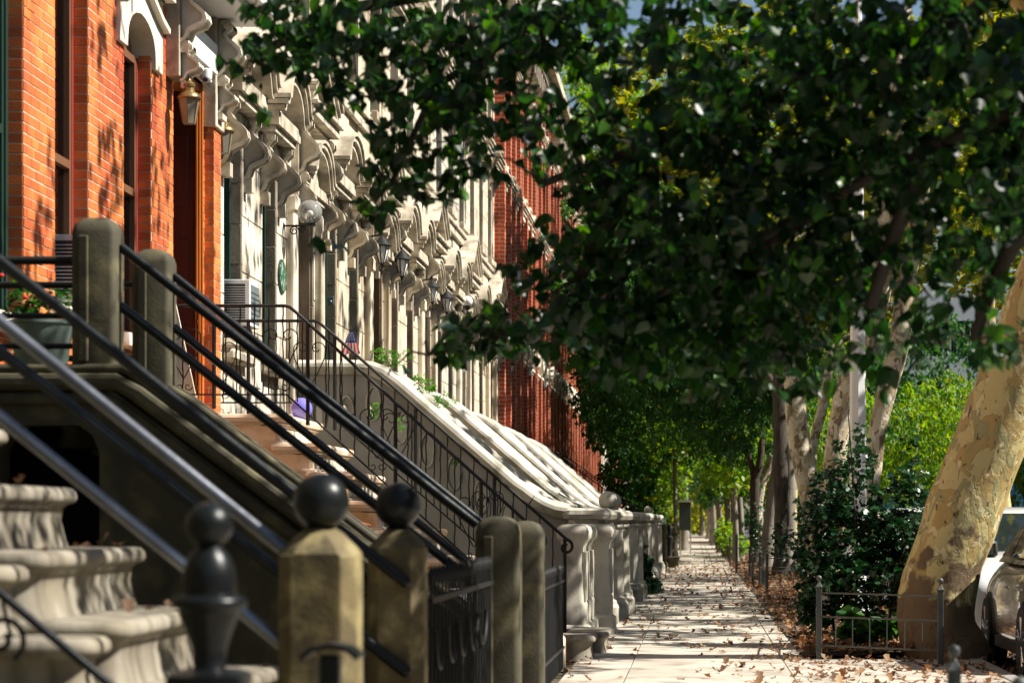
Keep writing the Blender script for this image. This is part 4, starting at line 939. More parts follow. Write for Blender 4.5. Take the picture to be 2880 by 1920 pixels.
# garden trees on the house side
tree('garden_magnolia', 'dark glossy small tree in front of the red brick terrace, left of the pavement', [(-2.2,82,-.1),(-2.2,82,1.6),(-2.1,82,3.0)], [.10,.08,.06], [], [((-2.3,81,2.9),(1.0,2.4,1.3),2600), ((-1.8,84,4.4),(1.2,3,1.4),2600), ((-2.9,80,5.2),(1.1,2.6,1.6),2400)], M['bark'], M['ashleaf'], .24, LANCE, n=10, group='garden trees', droop=.8)
tree('garden_shrub_tree', 'small bushy tree by the dark iron fence', [(-1.7,98,-.1),(-1.7,98,2.4)], [.07,.05], [], [((-1.7,98,3.0),(1.1,3,1.3),2600), ((-1.6,112,3.4),(1.3,4,2.0),2400)], M['bark'], M['brightleaf'], .22, OVAL, n=10, group='garden trees')
tree('thin_pole_tree', 'thin straight grey trunk beside the iron fence on the house side', [(-.78,88,-.1),(-.77,88,1.5),(-.79,88,3.4),(-.76,88,5.0)], [.085,.075,.07,.06], [], [((-.8,88,5.2),(1.4,3,1.2),2200)], M['greybark'], M['ashleaf'], .2, OVAL, n=10, group='garden trees')
# trees over the road and on the far side
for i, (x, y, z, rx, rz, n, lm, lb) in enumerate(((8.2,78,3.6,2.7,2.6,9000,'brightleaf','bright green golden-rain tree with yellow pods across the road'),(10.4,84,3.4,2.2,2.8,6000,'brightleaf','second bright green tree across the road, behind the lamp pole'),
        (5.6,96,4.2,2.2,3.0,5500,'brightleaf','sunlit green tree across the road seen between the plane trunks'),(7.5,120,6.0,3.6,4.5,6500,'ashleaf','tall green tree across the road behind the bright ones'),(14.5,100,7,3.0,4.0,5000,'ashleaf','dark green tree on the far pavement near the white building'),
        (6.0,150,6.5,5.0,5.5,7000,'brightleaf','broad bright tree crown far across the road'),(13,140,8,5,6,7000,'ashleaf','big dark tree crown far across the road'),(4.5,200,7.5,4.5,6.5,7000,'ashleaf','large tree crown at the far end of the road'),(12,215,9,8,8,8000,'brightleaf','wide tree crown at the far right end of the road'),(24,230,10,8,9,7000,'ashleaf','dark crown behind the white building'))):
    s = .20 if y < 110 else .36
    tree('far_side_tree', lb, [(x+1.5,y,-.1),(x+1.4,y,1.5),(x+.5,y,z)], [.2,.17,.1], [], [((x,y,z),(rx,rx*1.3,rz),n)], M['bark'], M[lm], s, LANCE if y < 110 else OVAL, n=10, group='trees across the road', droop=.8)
tree('tall_street_tree', 'tall leafy street tree hiding the far red brick fronts and the sky above them', [(1.5,92,-.1),(1.45,92,3),(1.2,91,6)], [.2,.17,.13], [],
     [((-3.3,84,9.5),(1.7,7,4.0),5200), ((-2.6,90,6.0),(1.8,7,2.6),4200), ((-1.0,88,12.5),(2.6,7,4.5),5200), ((1.2,86,9.0),(2.6,6,3.5),4200), ((3.6,88,12),(3,6,4),4200)], M['greybark'], M['ashleaf'], .26, OVAL, n=12, group='slender street trees')
tree('tall_yellowing_tree', 'tall street tree with yellowing sunlit leaves above the dark canopy', [(2.4,64,-.1),(2.4,64,4),(1.8,64,8)], [.2,.17,.13], [],
     [((-.4,66,12.5),(2.2,5,2.4),3800), ((2.0,66,13.5),(2.6,5,2.4),3800), ((4.2,66,9.5),(2.4,5,3.4),3800), ((6.6,68,12.5),(2.6,5,3.4),3800)], M['greybark'], M['planeleaf'], .22, STAR, n=12, group='plane trees')
tree('soaring_street_tree', 'very tall street tree whose top rises above the red terrace cornice', [(-.6,114,-.1),(-.7,114,6),(-1.6,114,12)], [.22,.18,.12], [],
     [((-4.9,114,19),(2.6,8,5.5),6000), ((-2.2,114,17),(2.6,8,5.5),5000), ((.8,112,19),(3,8,5.5),4200)], M['greybark'], M['brightleaf'], .34, OVAL, n=10, group='slender street trees')
b = None
P = np.concatenate([blobpts((x, -26+rng.uniform(-5,5), 6), (5,5,6), 2500, 20) for x in range(-6, 18, 5)])
link('trees_behind', leafmesh('trees_behind', P, .5, OVAL, M['ashleaf'], .4), None, label='leafy mass of the street trees behind the viewpoint', cat='trees', kind='stuff')
P = np.concatenate([blobpts((x, 300+rng.uniform(-20,20), 9), (9,8,10), 3000, 20) for x in range(-30, 60, 9)]+[blobpts((x, 190+x, 15), (5,8,5), 1500, 20) for x in (-2, 5, 12, 20)])
link('distant_wood', leafmesh('distant_wood', P, .8, OVAL, M['ashleaf'], .4), None, label='mass of distant green treetops closing the street', cat='trees', kind='stuff')
# upper canopy crowns seen through the gaps above the street
P = np.concatenate([blobpts(c, r, n, 16) for c, r, n in (((7.0,48,10.2),(2.6,3.5,2.4),3000),((6.0,66,11.4),(3.6,3.8,2.4),2600),((2.4,70,12),(3.2,5,2.6),2600),((6.6,56,9.3),(2.4,4,1.6),1800),((7.8,44,9),(2.4,5,2.6),2400),((8.5,58,9),(3,6,3.5),2800),((9.5,36,8.5),(2.6,5,2.4),2400))])
T9 = thing('overhanging_plane_tree', 'tall plane tree whose yellow-green crown shows through gaps high above the street', 'tree', 'plane trees')
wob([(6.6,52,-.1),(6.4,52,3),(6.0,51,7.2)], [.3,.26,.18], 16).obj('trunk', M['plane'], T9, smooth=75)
T9.location = (0,0,0); link('crown', leafmesh('crown', P, .2, STAR, M['planeleaf'], .4), T9, kind='stuff')

# ------------------------------------------------------------ foreground linden: heart-shaped leaves hanging into the picture
LT = thing('linden_tree', 'dark linden tree whose heart-shaped leaves hang across the top and right of the view', 'tree')
tb = [(3.3,9.0,-.1),(3.2,9.1,1.4),(3.05,9.4,2.8),(2.9,9.8,4.3),(2.5,10.4,5.8)]
wob(tb, [.26,.21,.19,.16,.11], 20, .08, 3, flare=.4).obj('trunk', M['bark'], LT, smooth=75)
BL = []   # u, v, Y, ru, rv, leaves
def B_(u, v, Y, ru, rv, n): BL.append((u, v, Y, ru, rv, n))
# dense right-hand mass
for a in ((1500,90,11.5,190,110,300),(1700,120,12,230,150,480),(1950,110,11,260,140,520),(2220,100,10.5,220,150,460),(1400,260,12,150,120,210),(1580,300,11.5,200,150,460),(1830,330,11.5,260,180,720),(2120,300,11,260,190,640),(2330,330,10.5,140,220,330),
          (1420,450,12,130,120,240),(1560,520,11.5,190,160,480),(1780,540,11.5,240,180,720),(2000,490,11.5,220,130,260),(2260,480,11,180,130,200),(1330,600,12.2,110,90,170),(1480,690,12,190,130,460),(1700,720,12,230,130,640),(1880,680,12,150,130,210),
          (1290,740,12.4,120,70,150),(1440,800,12.4,130,70,170),(1600,830,12.4,150,75,210),(1780,820,12.4,130,80,170),(2050,680,11.6,130,120,62),(2230,690,11.2,140,110,80),(2310,790,11,80,60,60),(2150,770,11.4,120,60,36),(1960,830,11.8,90,80,46),
          (1180,60,12,140,80,130),(1340,40,12,120,90,150)): B_(*a)
# looser sprays over the facades
for a in ((620,60,12.5,120,50,60),(720,40,12.5,130,60,95),(860,50,12.5,140,70,120),(1010,70,12.3,140,80,130),(570,150,13,60,70,22),(760,150,12.6,110,70,90),(900,150,12.5,120,80,120),(1040,180,12.4,110,90,110),(640,120,12.8,70,50,34),
          (930,260,12.5,110,80,84),(1080,280,12.4,110,80,84),(860,330,12.6,90,60,36),(1000,360,12.5,100,60,46),(1120,380,12.5,70,60,26),(880,410,12.8,70,50,30),(860,480,12.9,55,45,26),(930,440,12.8,60,45,22),(990,440,12.7,70,30,14),(1170,200,12.3,100,120,90),(1230,330,12.3,80,90,60),
          (1240,120,12.2,90,90,80),(770,225,12.9,70,35,18),(775,568,13.2,30,20,7),(1010,800,13,70,26,34),(1100,775,12.9,90,40,70),(1190,740,12.8,90,50,90),(1060,745,12.9,50,22,14),(905,832,13.2,14,8,2),(1210,640,12.6,60,50,34),(1300,520,12.4,70,60,44),(560,205,13,45,28,10)): B_(*a)
pts = []
for u, v, Y, ru, rv, n in BL:
    c = PT(u, v, Y); k = Y/F; n2 = int(n*(1.3 if u < 1290 else .85 if (u < 1750 and v < 420) else 1.1))
    pts.append(blobpts(tuple(c), (ru*k*1.05, .75, rv*k*1.05), n2, 6))
pts = np.concatenate(pts)
# canopy above the frame that keeps the spray and the first stoops in shade
top = np.concatenate([blobpts(c, r, n, 12) for c, r, n in (((1.2,11.6,5.9),(2.8,2.0,1.0),1800),((3.8,11.0,6.6),(2.2,2.0,1.4),1200),((.2,13.2,5.6),(2.0,1.6,.8),900),((3.3,13.0,5.6),(2.0,1.8,1.4),700),((5.4,12,5.5),(1.6,3.4,2.0),500),((1.0,9.6,5.0),(.75,.85,.55),520),((1.5,15.2,7.2),(1.3,2.0,.7),900),((3.2,15.4,8.9),(1.3,1.9,.8),900),
      ((4.6,9.6,4.6),(1.2,2.0,1.4),1200),((3.4,14.8,6.4),(1.8,1.3,1.2),1000),((5.2,16.0,6.6),(1.6,1.6,1.2),700))])
idx = rng.choice(len(pts), 290, replace=False); mask = np.zeros(len(pts), bool); mask[idx] = True
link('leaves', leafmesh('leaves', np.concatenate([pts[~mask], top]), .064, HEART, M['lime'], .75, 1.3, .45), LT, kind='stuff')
lv = [leafmesh('leaf', np.zeros((1,3)), .066, HEART, M['lime'], .9) for _ in range(10)]
for i, j in enumerate(idx):
    o = link('leaf', lv[i % 10], LT, loc=tuple(pts[j])); o.rotation_euler = (rng.uniform(-.5,.5), rng.uniform(-.5,.5), rng.uniform(0,6.28)); s = rng.uniform(.75,1.25); o.scale = (s,s,s)
# limbs and twigs reaching into the sprays
limbs = [[(2.9,9.8,4.2), PT(2352,250,10.6), PT(2150,330,10.9), PT(1900,460,11.2), PT(1650,600,11.6), PT(1400,740,12.1), PT(1150,770,12.7), PT(985,815,13)],
         [(2.7,10.1,4.9), PT(2200,60,10.8), PT(1850,180,11.3), PT(1500,330,11.8), PT(1250,420,12.2)],
         [(2.6,10.3,5.2), PT(2000,-150,11), PT(1600,-60,11.8), PT(1250,40,12.2), PT(1000,200,12.5), PT(900,420,12.8)],
         [PT(1600,-60,11.8), PT(1150,-40,12.4), PT(800,20,12.8), PT(600,120,13)],
         [(2.9,9.7,3.9), PT(2330,560,10.8), PT(2280,650,11), PT(2240,780,11.2)],
         [PT(1900,460,11.2), PT(1760,560,11.5), PT(1700,700,12), PT(1640,800,12.3)],
         [PT(2150,330,10.9), PT(2060,520,11.3), PT(2000,700,11.6)], [PT(1500,330,11.8), PT(1420,480,12), PT(1330,640,12.2)]]
for P in limbs: MB().tube(P, [max(.006, .045-.006*i) for i in range(len(P))], 8).obj('limb', M['twig'], LT, smooth=60)
allp = [Vector(p) for P in limbs for p in P]
tw = MB()
for u, v, Y, ru, rv, n in BL:
    c = PT(u, v, Y); s = min(allp, key=lambda q: (q-c).length)
    for q in range(2 if n > 60 else 1):
        e = c+Vector((rng.uniform(-1,1)*ru*Y/F*.8, rng.uniform(-.3,.3), rng.uniform(-.8,.3)*rv*Y/F))
        tw.tube([s, s.lerp(e, .5)+Vector((0,0,.05)), e], [.009,.006,.003], 5)
tw.obj('twigs', M['twig'], LT, smooth=60, kind='stuff')

# ------------------------------------------------------------ shrubs
def shrub(name, label, stems, blobs, leaf, size, shape=OVAL, cat='shrub', droop=.3, clump=10):
    g = thing(name, label, cat)
    for P in stems: MB().tube(P, [.018-.004*i for i in range(len(P))], 6).obj('stem', M['twig'], g, smooth=60)
    P = np.concatenate([blobpts(c, r, k, clump) for c, r, k in blobs]); link('foliage', leafmesh('foliage', P, size, shape, leaf, droop), g, kind='stuff'); return g
kb = 27.0/F
def sb(u, v, Y, ru, rv, n): c = PT(u, v, Y); return (tuple(c), (ru*Y/F, .55, rv*Y/F), n)
shrub('ivy_bush', 'dense dark ivy-leaved bush growing round the foot of the white lamp pole', [[(1.75,27,0),(1.8,27,.9),(1.75,27.1,1.9),(1.7,27.1,2.6)],[(2.1,26.8,0),(2.2,26.8,.8),(2.4,26.8,1.4)],[(1.55,27.1,0),(1.5,27,.6),(1.4,27,1.2)],[(2.0,27.3,0),(1.95,27.3,1.2),(2.0,27.3,2.0)]],
      [sb(1900,1180,27.3,60,110,800), sb(1960,1110,27.3,60,90,520), sb(1985,1230,27.2,110,110,1700), sb(2070,1190,27.4,70,100,700), sb(1900,1330,27,75,90,1000), sb(2020,1330,26.8,120,70,1200), sb(2110,1330,26.5,60,60,420), sb(1880,1420,27,40,40,260), sb(1960,1030,27.4,40,50,110), sb(2090,1090,27.5,40,50,160), sb(2140,1300,26.3,45,50,260), sb(2110,1230,26.8,60,60,420), sb(1850,1240,27.4,40,60,260), sb(1845,1390,27.2,30,50,160), sb(2000,1430,27,60,50,200)], M['ivy'], .068, STAR)
shrub('hosta_plant', 'low broad-leaved plant inside the front tree guard', [], [((1.62,25.3,.33),(.22,.2,.2),50), ((1.95,25.4,.28),(.2,.2,.18),40)], M['ashleaf'], .16, HEART, 'plant')
shrub('ivy_clump', 'ivy spilling over the low garden wall onto the pavement', [], [((-1.02,47.5,.40),(.16,.8,.42),800), ((-.86,46.6,.14),(.2,.7,.16),420), ((-1.15,48.5,.85),(.14,.6,.3),240)], M['ivy'], .09, STAR)
shrub('kerb_shrub', 'light green low shrub along the tree guards halfway down the pavement', [], [((1.25,92,.8),(.45,3.5,.55),1500), ((1.2,104,.9),(.4,4,.7),1300), ((1.35,84,.6),(.5,2.5,.4),900)], M['brightleaf'], .16, OVAL)
shrub('climber_at_ash', 'leafy climber round the foot of the forked dark tree', [], [((1.8,71,1.1),(.25,.4,.9),420), ((2.0,56,.9),(.3,.4,.5),200), ((2.45,52,1.6),(.35,1.0,.5),300)], M['ivy'], .13, OVAL)
shrub('pavement_planting', 'dark leafy planting overhanging the iron fence on the house side', [], [((-1.2,76,1.0),(.35,1.5,.35),500), ((-.95,84,.9),(.25,2,.4),500), ((-1.5,90,1.4),(.5,3,.8),900)], M['ashleaf'], .15, LANCE)
shrub('stoop_fern', 'feathery light green plant on the coping of the oval-pierced stoop', [], [((-3.95,31.15,3.52),(.28,.12,.14),420), ((-3.5,31.2,3.18),(.20,.12,.14),260), ((-3.25,31.2,2.95),(.16,.1,.12),160)], M['fern'], .055, LANCE, 'plant')
shrub('potted_greenery', 'light green plant seen through the oval openings of the pale stoop', [], [((-4.2,32.0,2.75),(.3,.2,.25),380), ((-3.2,32.1,2.3),(.3,.2,.2),260)], M['fern'], .07, LANCE, 'plant')
# ------------------------------------------------------------ leaf litter
def litter(n, fx, fy, zf, size, s=.8):
    x = fx(n); y = fy(n); z = np.array([zf(a, b) for a, b in zip(x, y)]); return np.stack([x, y, z], 1)
def clumpy(x, y): return np.array([noise.noise((a*1.3, b*.8, 0)) for a, b in zip(x, y)])
x = rng.uniform(-1.2, 1.09, 26000); y = 13+rng.uniform(0, 1, 26000)**1.5*95
c = clumpy(x, y); edge = np.clip((x-.15)*1.1, 0, 1)+np.clip((-.8-x)*1.5, 0, 1)*.7; band = np.exp(-((y-62)/16)**2)*.5+np.exp(-((y-33)/9)**2)*.15
keep = rng.uniform(0, 1, len(x)) < np.clip(.03+edge*.22+band*.8+c*.25, .015, 1)*.32
P1 = np.stack([x[keep], y[keep], np.full(keep.sum(), .012)], 1)
x = rng.uniform(1.1, 2.74, 5200); y = 24.9+rng.uniform(0, 1, 5200)**1.4*70; P2 = np.stack([x, y, .055+rng.uniform(0, .04, 5200)], 1)
x = rng.uniform(1.1, 2.3, 900); y = rng.uniform(24.6, 27.5, 900); P2b = np.stack([x, y, .07+rng.uniform(0, .06, 900)], 1)
x = rng.uniform(1.08, 2.74, 700); y = rng.uniform(14, 24.8, 700); P3 = np.stack([x, y, np.full(700, .012)], 1)
x = 2.95+np.abs(rng.normal(0, .5, 1600)); y = rng.uniform(18, 45, 1600); P4 = np.stack([x, y, np.full(1600, -.105)], 1)
x = rng.uniform(-1.9, -1.22, 500); y = rng.uniform(22, 36, 500); P5 = np.stack([x, y, np.full(500, -.01)], 1)
link('fallen_leaves', leafmesh('fallen_leaves', np.concatenate([P1,P2,P2b,P3,P4,P5]), .070, CURL, M['dead'], .0, .28, .45), None, label='dry orange-brown fallen leaves scattered over the pavement and tree pits', cat='leaves', kind='stuff')
DL = ['curled orange dead leaf '+q for q in ('at the left end of the third visible foreground step','beside the leftmost one on the same foreground step','in the middle of the third visible foreground step','under the bright pipe rail on the foreground step','at the far end of the third foreground step','on the foreground step beside the finial post','in the light patch of the lower foreground step','farther back on the lower foreground step','on the lowest foreground step in view','against the riser of the foreground step')]
for i, (x, y, z) in enumerate(((-2.44,9.0,1.30),(-2.40,9.3,1.30),(-2.42,9.8,1.30),(-2.43,10.2,1.30),(-2.70,9.6,1.55),(-2.12,10.1,1.05),(-2.14,9.5,1.05),(-2.13,9.9,1.05),(-1.83,10.2,.80),(-2.16,9.2,1.05))):
    link('dead_leaf', leafmesh('dead_leaf', np.zeros((1,3)), .06, CURL, M['dead'], 0, .3), None, loc=(x, y, z), label=DL[i], cat='leaf', group='dead leaves on the foreground steps').rotation_euler = (0, 0, i*1.3)
# ------------------------------------------------------------ tree guards
BALLM = MB().lathe([(.001,-.03),(.012,-.03),(.014,-.012),(.010,-.006),(.026,.016),(.030,.030),(.026,.044),(.012,.056),(.001,.058)], (0,0,0), 14).mesh('ball', M['grey_iron'], 60)
def guard(label, segs, h=.70, step=.215, mat='grey_iron', post=.028, ball=True):
    g = thing('tree_guard', label, 'fence', 'low iron tree guards'); mt = M[mat]
    posts = []
    for p in [q for s in segs for q in s]:
        if p not in posts: posts.append(p)
    pm = MB().stack(-post, post, -post, post, [(-.05,0),(h,0),(h+.004,-.008),(h+.014,-.008),(h+.03,.004),(h+.05,.012)], .004, 1).mesh('guard_post', mt, 30)
    for x, y in posts:
        o = link('guard_post', pm, g, loc=(x, y, .02))
        if ball: link('ball', BALLM, o, loc=(0,0,h+.07))
    for (xa, ya), (xb, yb) in segs:
        d = Vector((xb-xa, yb-ya, 0)); Ln = d.length
        for z in (h-.03, h-.27, .14):
            MB().tube([(xa, ya, z), (xb, yb, z)], .0095, 6).obj('rail', mt, g)
        n = int(Ln/step); me = MB().tube([(0,0,.14),(0,0,h-.27)], .0065, 5).mesh('guard_bar', mt, 60)
        for i in range(1, n):
            p = Vector((xa, ya, 0))+d*i/n; link('guard_bar', me, g, loc=p)
    return g
guard('low dark iron guard with ball finials in front of the leaning plane tree', [((1.24,24.5),(2.36,23.4)), ((1.24,24.5),(1.38,28.3))])
guard('iron tree guard at the bottom edge, only its ball finial in view', [((1.15,10.8),(1.15,8.6)), ((1.15,10.8),(2.4,10.8))], .70)
guard('second low iron guard down the pavement, by the dark ivy bush', [((1.33,45.7),(2.6,45.7)), ((1.33,45.7),(1.30,49.6))], .72)
guard('third low iron guard, before the dark straight trunk', [((1.22,52.5),(2.6,52.5)), ((1.22,52.5),(1.25,57.0))], .66)
guard('pale grey iron guard round the slender grey trunks', [((1.05,64.0),(1.2,72.0)), ((1.05,64.0),(2.5,64.0))], .95, .3, ball=False)
guard('pale grey iron guard farther down, beside the light shrubs', [((1.02,74),(1.05,88)), ((1.02,74),(2.4,74))], .85, .35, ball=False)
guard('distant line of grey iron guards along the pavement', [((.98,90),(.98,118))], .8, .5, ball=False)
guard('farthest line of iron guards near the end of the pavement', [((.95,120),(.95,170))], .8, 1.0, ball=False)

# ------------------------------------------------------------ lamp pole
g = thing('lamp_post', 'tall white-grey tapering lamp pole rising out of the ivy bush', 'lamp post')
MB().lathe([(.17,-.02),(.17,.25),(.13,.5),(.105,.7),(.105,1.8),(.100,3.2),(.085,4.6),(.062,6.2),(.045,8.6)], (2.0,30,0), 8).obj('shaft', M['white'], g, smooth=20)
MB().tube([(2.0,30,8.4),(2.15,30,9.2),(3.2,30,9.6),(4.2,30,9.6)], .035, 8).obj('arm', M['white'], g, smooth=60)
MB().stack(4.1, 4.75, 29.86, 30.14, [(9.52,.04),(9.54,0),(9.62,0),(9.70,.06)], .05, 3).obj('lamp_head', M['white'], g, smooth=40)

# ------------------------------------------------------------ wall lamps
GL = bpy.data.materials.new('clear_lamp_glass'); GL.use_nodes = True; nt = GL.node_tree; L = nt.links
tr = nd(nt, 'ShaderNodeBsdfTransparent'); gl = nd(nt, 'ShaderNodeBsdfGlossy'); gl.inputs['Roughness'].default_value = .06; fr = nd(nt, 'ShaderNodeLayerWeight'); fr.inputs[0].default_value = .35
df = nd(nt, 'ShaderNodeBsdfDiffuse'); df.inputs[0].default_value = (.8,.78,.72,1); m1 = nd(nt, 'ShaderNodeMixShader'); m1.inputs[0].default_value = .28; L.new(tr.outputs[0], m1.inputs[1]); L.new(df.outputs[0], m1.inputs[2])
m2 = nd(nt, 'ShaderNodeMixShader'); L.new(fr.outputs['Fresnel'], m2.inputs[0]); L.new(m1.outputs[0], m2.inputs[1]); L.new(gl.outputs[0], m2.inputs[2]); L.new(m2.outputs[0], nt.nodes['Material Output'].inputs[0])
M['lampglass'] = GL
M['opal'] = material('opal_glass', (.85,.84,.80), rough=.25, bump=0)
M['frost'] = material('frosted_pane', (.22,.21,.16), rough=.3, bump=0)
def carriage_lamp(label, x, y, z, s=1.0, xw=XF+.14):
    g = thing('wall_lantern', label, 'wall lamp', 'brass carriage lanterns')
    b = MB(); q = [(-.17*s,.055*s),(-.165*s,.065*s),(.08*s,.105*s)]
    vs = []
    for zz, r in q:
        for k in range(6): vs.append((x+r*cos(pi/6+k*pi/3), y+r*sin(pi/6+k*pi/3), z+zz))
    b.add(vs, [(i*6+k, i*6+(k+1) % 6, (i+1)*6+(k+1) % 6, (i+1)*6+k) for i in range(2) for k in range(6)]+[tuple(range(6))])
    b.obj('glass', M['frost'], g)
    f = MB()
    for k in range(6):
        a = pi/6+k*pi/3; f.tube([(x+.062*s*cos(a), y+.062*s*sin(a), z-.17*s), (x+.108*s*cos(a), y+.108*s*sin(a), z+.08*s)], .005*s, 5)
    f.obj('frame', M['brass'], g)
    MB().lathe([(.118*s,.08*s),(.12*s,.09*s),(.09*s,.13*s),(.055*s,.15*s),(.05*s,.19*s),(.06*s,.195*s),(.062*s,.22*s),(.03*s,.25*s),(.012*s,.27*s),(.012*s,.29*s),(.003*s,.31*s)], (x, y, z), 18).obj('cap', M['brass'], g, smooth=50)
    MB().tube([(xw, y, z+.02), (xw+.03, y, z+.14), (x, y, z+.14)], .010*s, 6).obj('bracket', M['iron'], g)
    return g
carriage_lamp('brass carriage lantern on the near side of the wooden doorway, under the small camera', -4.985, 23.75, 5.46, 1.0)
carriage_lamp('carriage lantern on the far side of the wooden doorway, partly behind leaves', -5.10, 26.10, 5.52, .95, XF)
def coach_lamp(label, x, y, z, s=1.0):
    g = thing('wall_lantern', label, 'wall lamp', 'black coach lanterns')
    MB().lathe([(.02*s,-.17*s),(.035*s,-.15*s),(.075*s,-.02*s),(.08*s,.06*s)], (x, y, z), 8).obj('glass', M['opal'], g, smooth=20)
    f = MB()
    for k in range(6):
        a = k*pi/3+.3; f.tube([(x+.022*s*cos(a), y+.022*s*sin(a), z-.18*s), (x+.04*s*cos(a), y+.04*s*sin(a), z-.14*s), (x+.08*s*cos(a), y+.08*s*sin(a), z-.02*s), (x+.085*s*cos(a), y+.085*s*sin(a), z+.06*s)], .007*s, 5)
    f.obj('frame', M['iron'], g)
    MB().lathe([(.125*s,.055*s),(.128*s,.065*s),(.10*s,.09*s),(.065*s,.14*s),(.03*s,.17*s),(.012*s,.19*s),(.012*s,.23*s),(.003*s,.25*s)], (x, y, z), 12).obj('cap', M['iron'], g, smooth=30)
    MB().lathe([(.003*s,-.30*s),(.012*s,-.26*s),(.006*s,-.23*s),(.02*s,-.2*s),(.03*s,-.17*s)], (x, y, z), 8).obj('finial', M['iron'], g, smooth=40)
    MB().tube([(XF-.02, y-.01, z+.16*s), (x-.05, y-.01, z+.20*s), (x, y, z+.24*s)], .014*s, 6).obj('bracket', M['iron'], g, smooth=60)
    MB().box(XF-.03, XF-.01, y-.05, y+.05, z-.02, z+.28*s).obj('back_plate', M['iron'], g)
coach_lamp('black coach lantern left of the weathered ochre door', -4.92, 37.8, 5.62, 1.2); coach_lamp('black coach lantern right of the weathered ochre door, under the S bracket', -4.90, 40.2, 5.66, 1.2)
coach_lamp('black coach lantern left of the middle pale doorway', -4.92, 45.0, 5.66, 1.15); coach_lamp('black coach lantern right of the middle pale doorway', -4.90, 47.4, 5.68, 1.15)
coach_lamp('small lantern on the first red brick pier', -4.95, 64.5, 5.48, .9); coach_lamp('tall dark lantern on the second stretch of red brick', -4.95, 71.6, 5.85, 1.1); coach_lamp('six-sided glass lantern on the third stretch of red brick', -4.95, 78.5, 5.9, 1.4)
g = thing('globe_lamp', 'clear glass globe lamp on a scrolled iron bracket beside the oval plaque', 'wall lamp')
gx, gy, gz = -4.87, 30.45, 5.28
MB().sph((gx,gy,gz), .155, 32).obj('globe', GL, g, smooth=1); MB().sph((gx,gy,gz-.02), .045, 16).obj('bulb', M['opal'], g, smooth=1)
MB().lathe([(.02,-.19),(.07,-.175),(.075,-.15),(.05,-.13),(.02,-.06)], (gx,gy,gz), 16).obj('holder', M['iron'], g, smooth=50)
MB().box(XF-.03, XF+.0, gy-.04, gy+.04, gz-.42, gz-.14).obj('back_plate', M['iron'], g, bevel=.01)
MB().tube([(XF,gy,gz-.17),(gx,gy,gz-.17),(gx,gy,gz-.15)], .012, 8).obj('arm', M['iron'], g)
for cx, r in ((XF+.13, .06), (XF+.235, .045)): MB().tube([(cx+r*(1-.8*i/26)*cos(.4*i), gy, gz-.17-r-.005+r*(1-.8*i/26)*sin(.4*i)) for i in range(26)], .008, 6).obj('scroll', M['iron'], g, smooth=60)
g = thing('globe_lamp', 'small white opal globe lamp on a black upturned bracket', 'wall lamp')
gx, gy, gz = -4.95, 52.2, 6.13
MB().sph((gx,gy,gz), .115, 24).obj('globe', M['opal'], g, smooth=1); MB().lathe([(.02,-.20),(.05,-.17),(.075,-.12),(.07,-.09)], (gx,gy,gz), 16).obj('holder', M['iron'], g, smooth=50)
MB().tube([(XF-.02,gy,gz-.10),(XF+.06,gy,gz-.13),(gx-.05,gy,gz-.27),(gx,gy,gz-.26),(gx,gy,gz-.18)], .016, 8).obj('arm', M['iron'], g, smooth=60)
g = thing('arm_lamp', 'white shaded lamp on a long curled iron arm at the end of the pale row', 'wall lamp')
MB().tube([(XF-.02,59.2,5.5),(-5.05,59.2,5.62),(-4.92,59.2,5.50),(-4.80,59.2,5.42),(-4.68,59.2,5.46),(-4.66,59.2,5.58)], [.05,.03,.03,.03,.035,.03], 8).obj('arm', M['zinc'], g, smooth=60)
MB().lathe([(.05,0),(.14,.06),(.15,.22),(.11,.32),(.02,.36)], (-4.66,59.2,5.6), 16).obj('shade', M['opal'], g, smooth=50)
g = thing('security_camera', 'small white security camera under the doorway soffit', 'camera')
cx, cy, cz_ = -4.99, 24.6, 5.93
MB().lathe([(.06,-.02),(.062,.05),(.05,.06)], (cx,cy,cz_), 16).sph((cx,cy,cz_-.02), .06, 20).obj('housing', M['white'], g, smooth=50)
MB().tube([(cx,cy-.045,cz_-.05),(cx+.005,cy-.064,cz_-.062)], .026, 14).obj('lens', M['acdark'], g)

# ------------------------------------------------------------ air conditioners
def aircon(label, x0, x1, y0, y1, z0, z1):
    g = thing('air_conditioner', label, 'air conditioner', 'window air conditioners')
    MB().box(x0, x1, y0, y1, z0, z1).obj('case', M['acwhite'], g, bevel=.008)
    for xa, xb in ((x0+.06, x0+.06+(x1-x0-.06)*.36), (x0+.06+(x1-x0-.06)*.44, x1-.05)):
        MB().box(xa, xb, y0-.003, y0+.01, z0+.06, z1-.05).obj('louvre_panel', M['acdark'], g)
        n = 14; me = MB().box(0, xb-xa, -.006, 0, 0, .007).mesh('louvre', M['acwhite'])
        for i in range(n): link('louvre', me, g, loc=(xa, y0-.0035, z0+.07+i*(z1-z0-.13)/n))
    MB().box(x1, x1+.004, y0+.06, y1-.03, z0+.04, z1-.05).obj('coil', M['fin'], g)
    for i in range(6): MB().box(x1+.004, x1+.008, y0+.06, y1-.03, z0+.08+i*(z1-z0-.16)/6, z0+.088+i*(z1-z0-.16)/6).obj('coil_bar', M['acdark'], g)
    return g
aircon('white air conditioner in the tall brick window behind the stone post', -5.55, -5.00, 19.78, 20.45, 3.19, 3.74)
aircon('white air conditioner sticking out of the first green-framed window of the cream house', -5.50, -4.95, 26.78, 27.36, 3.56, 4.07)
aircon('small air conditioner high on the red brick terrace', -5.4, -4.88, 66.6, 67.2, 7.75, 8.35)
MB().box(-5.35, -5.02, 26.85, 27.3, 3.41, 3.555).obj('wood_block', M['door_wood'], None, bevel=.01, label='wooden block wedged under the white air conditioner of the cream house', cat='block')

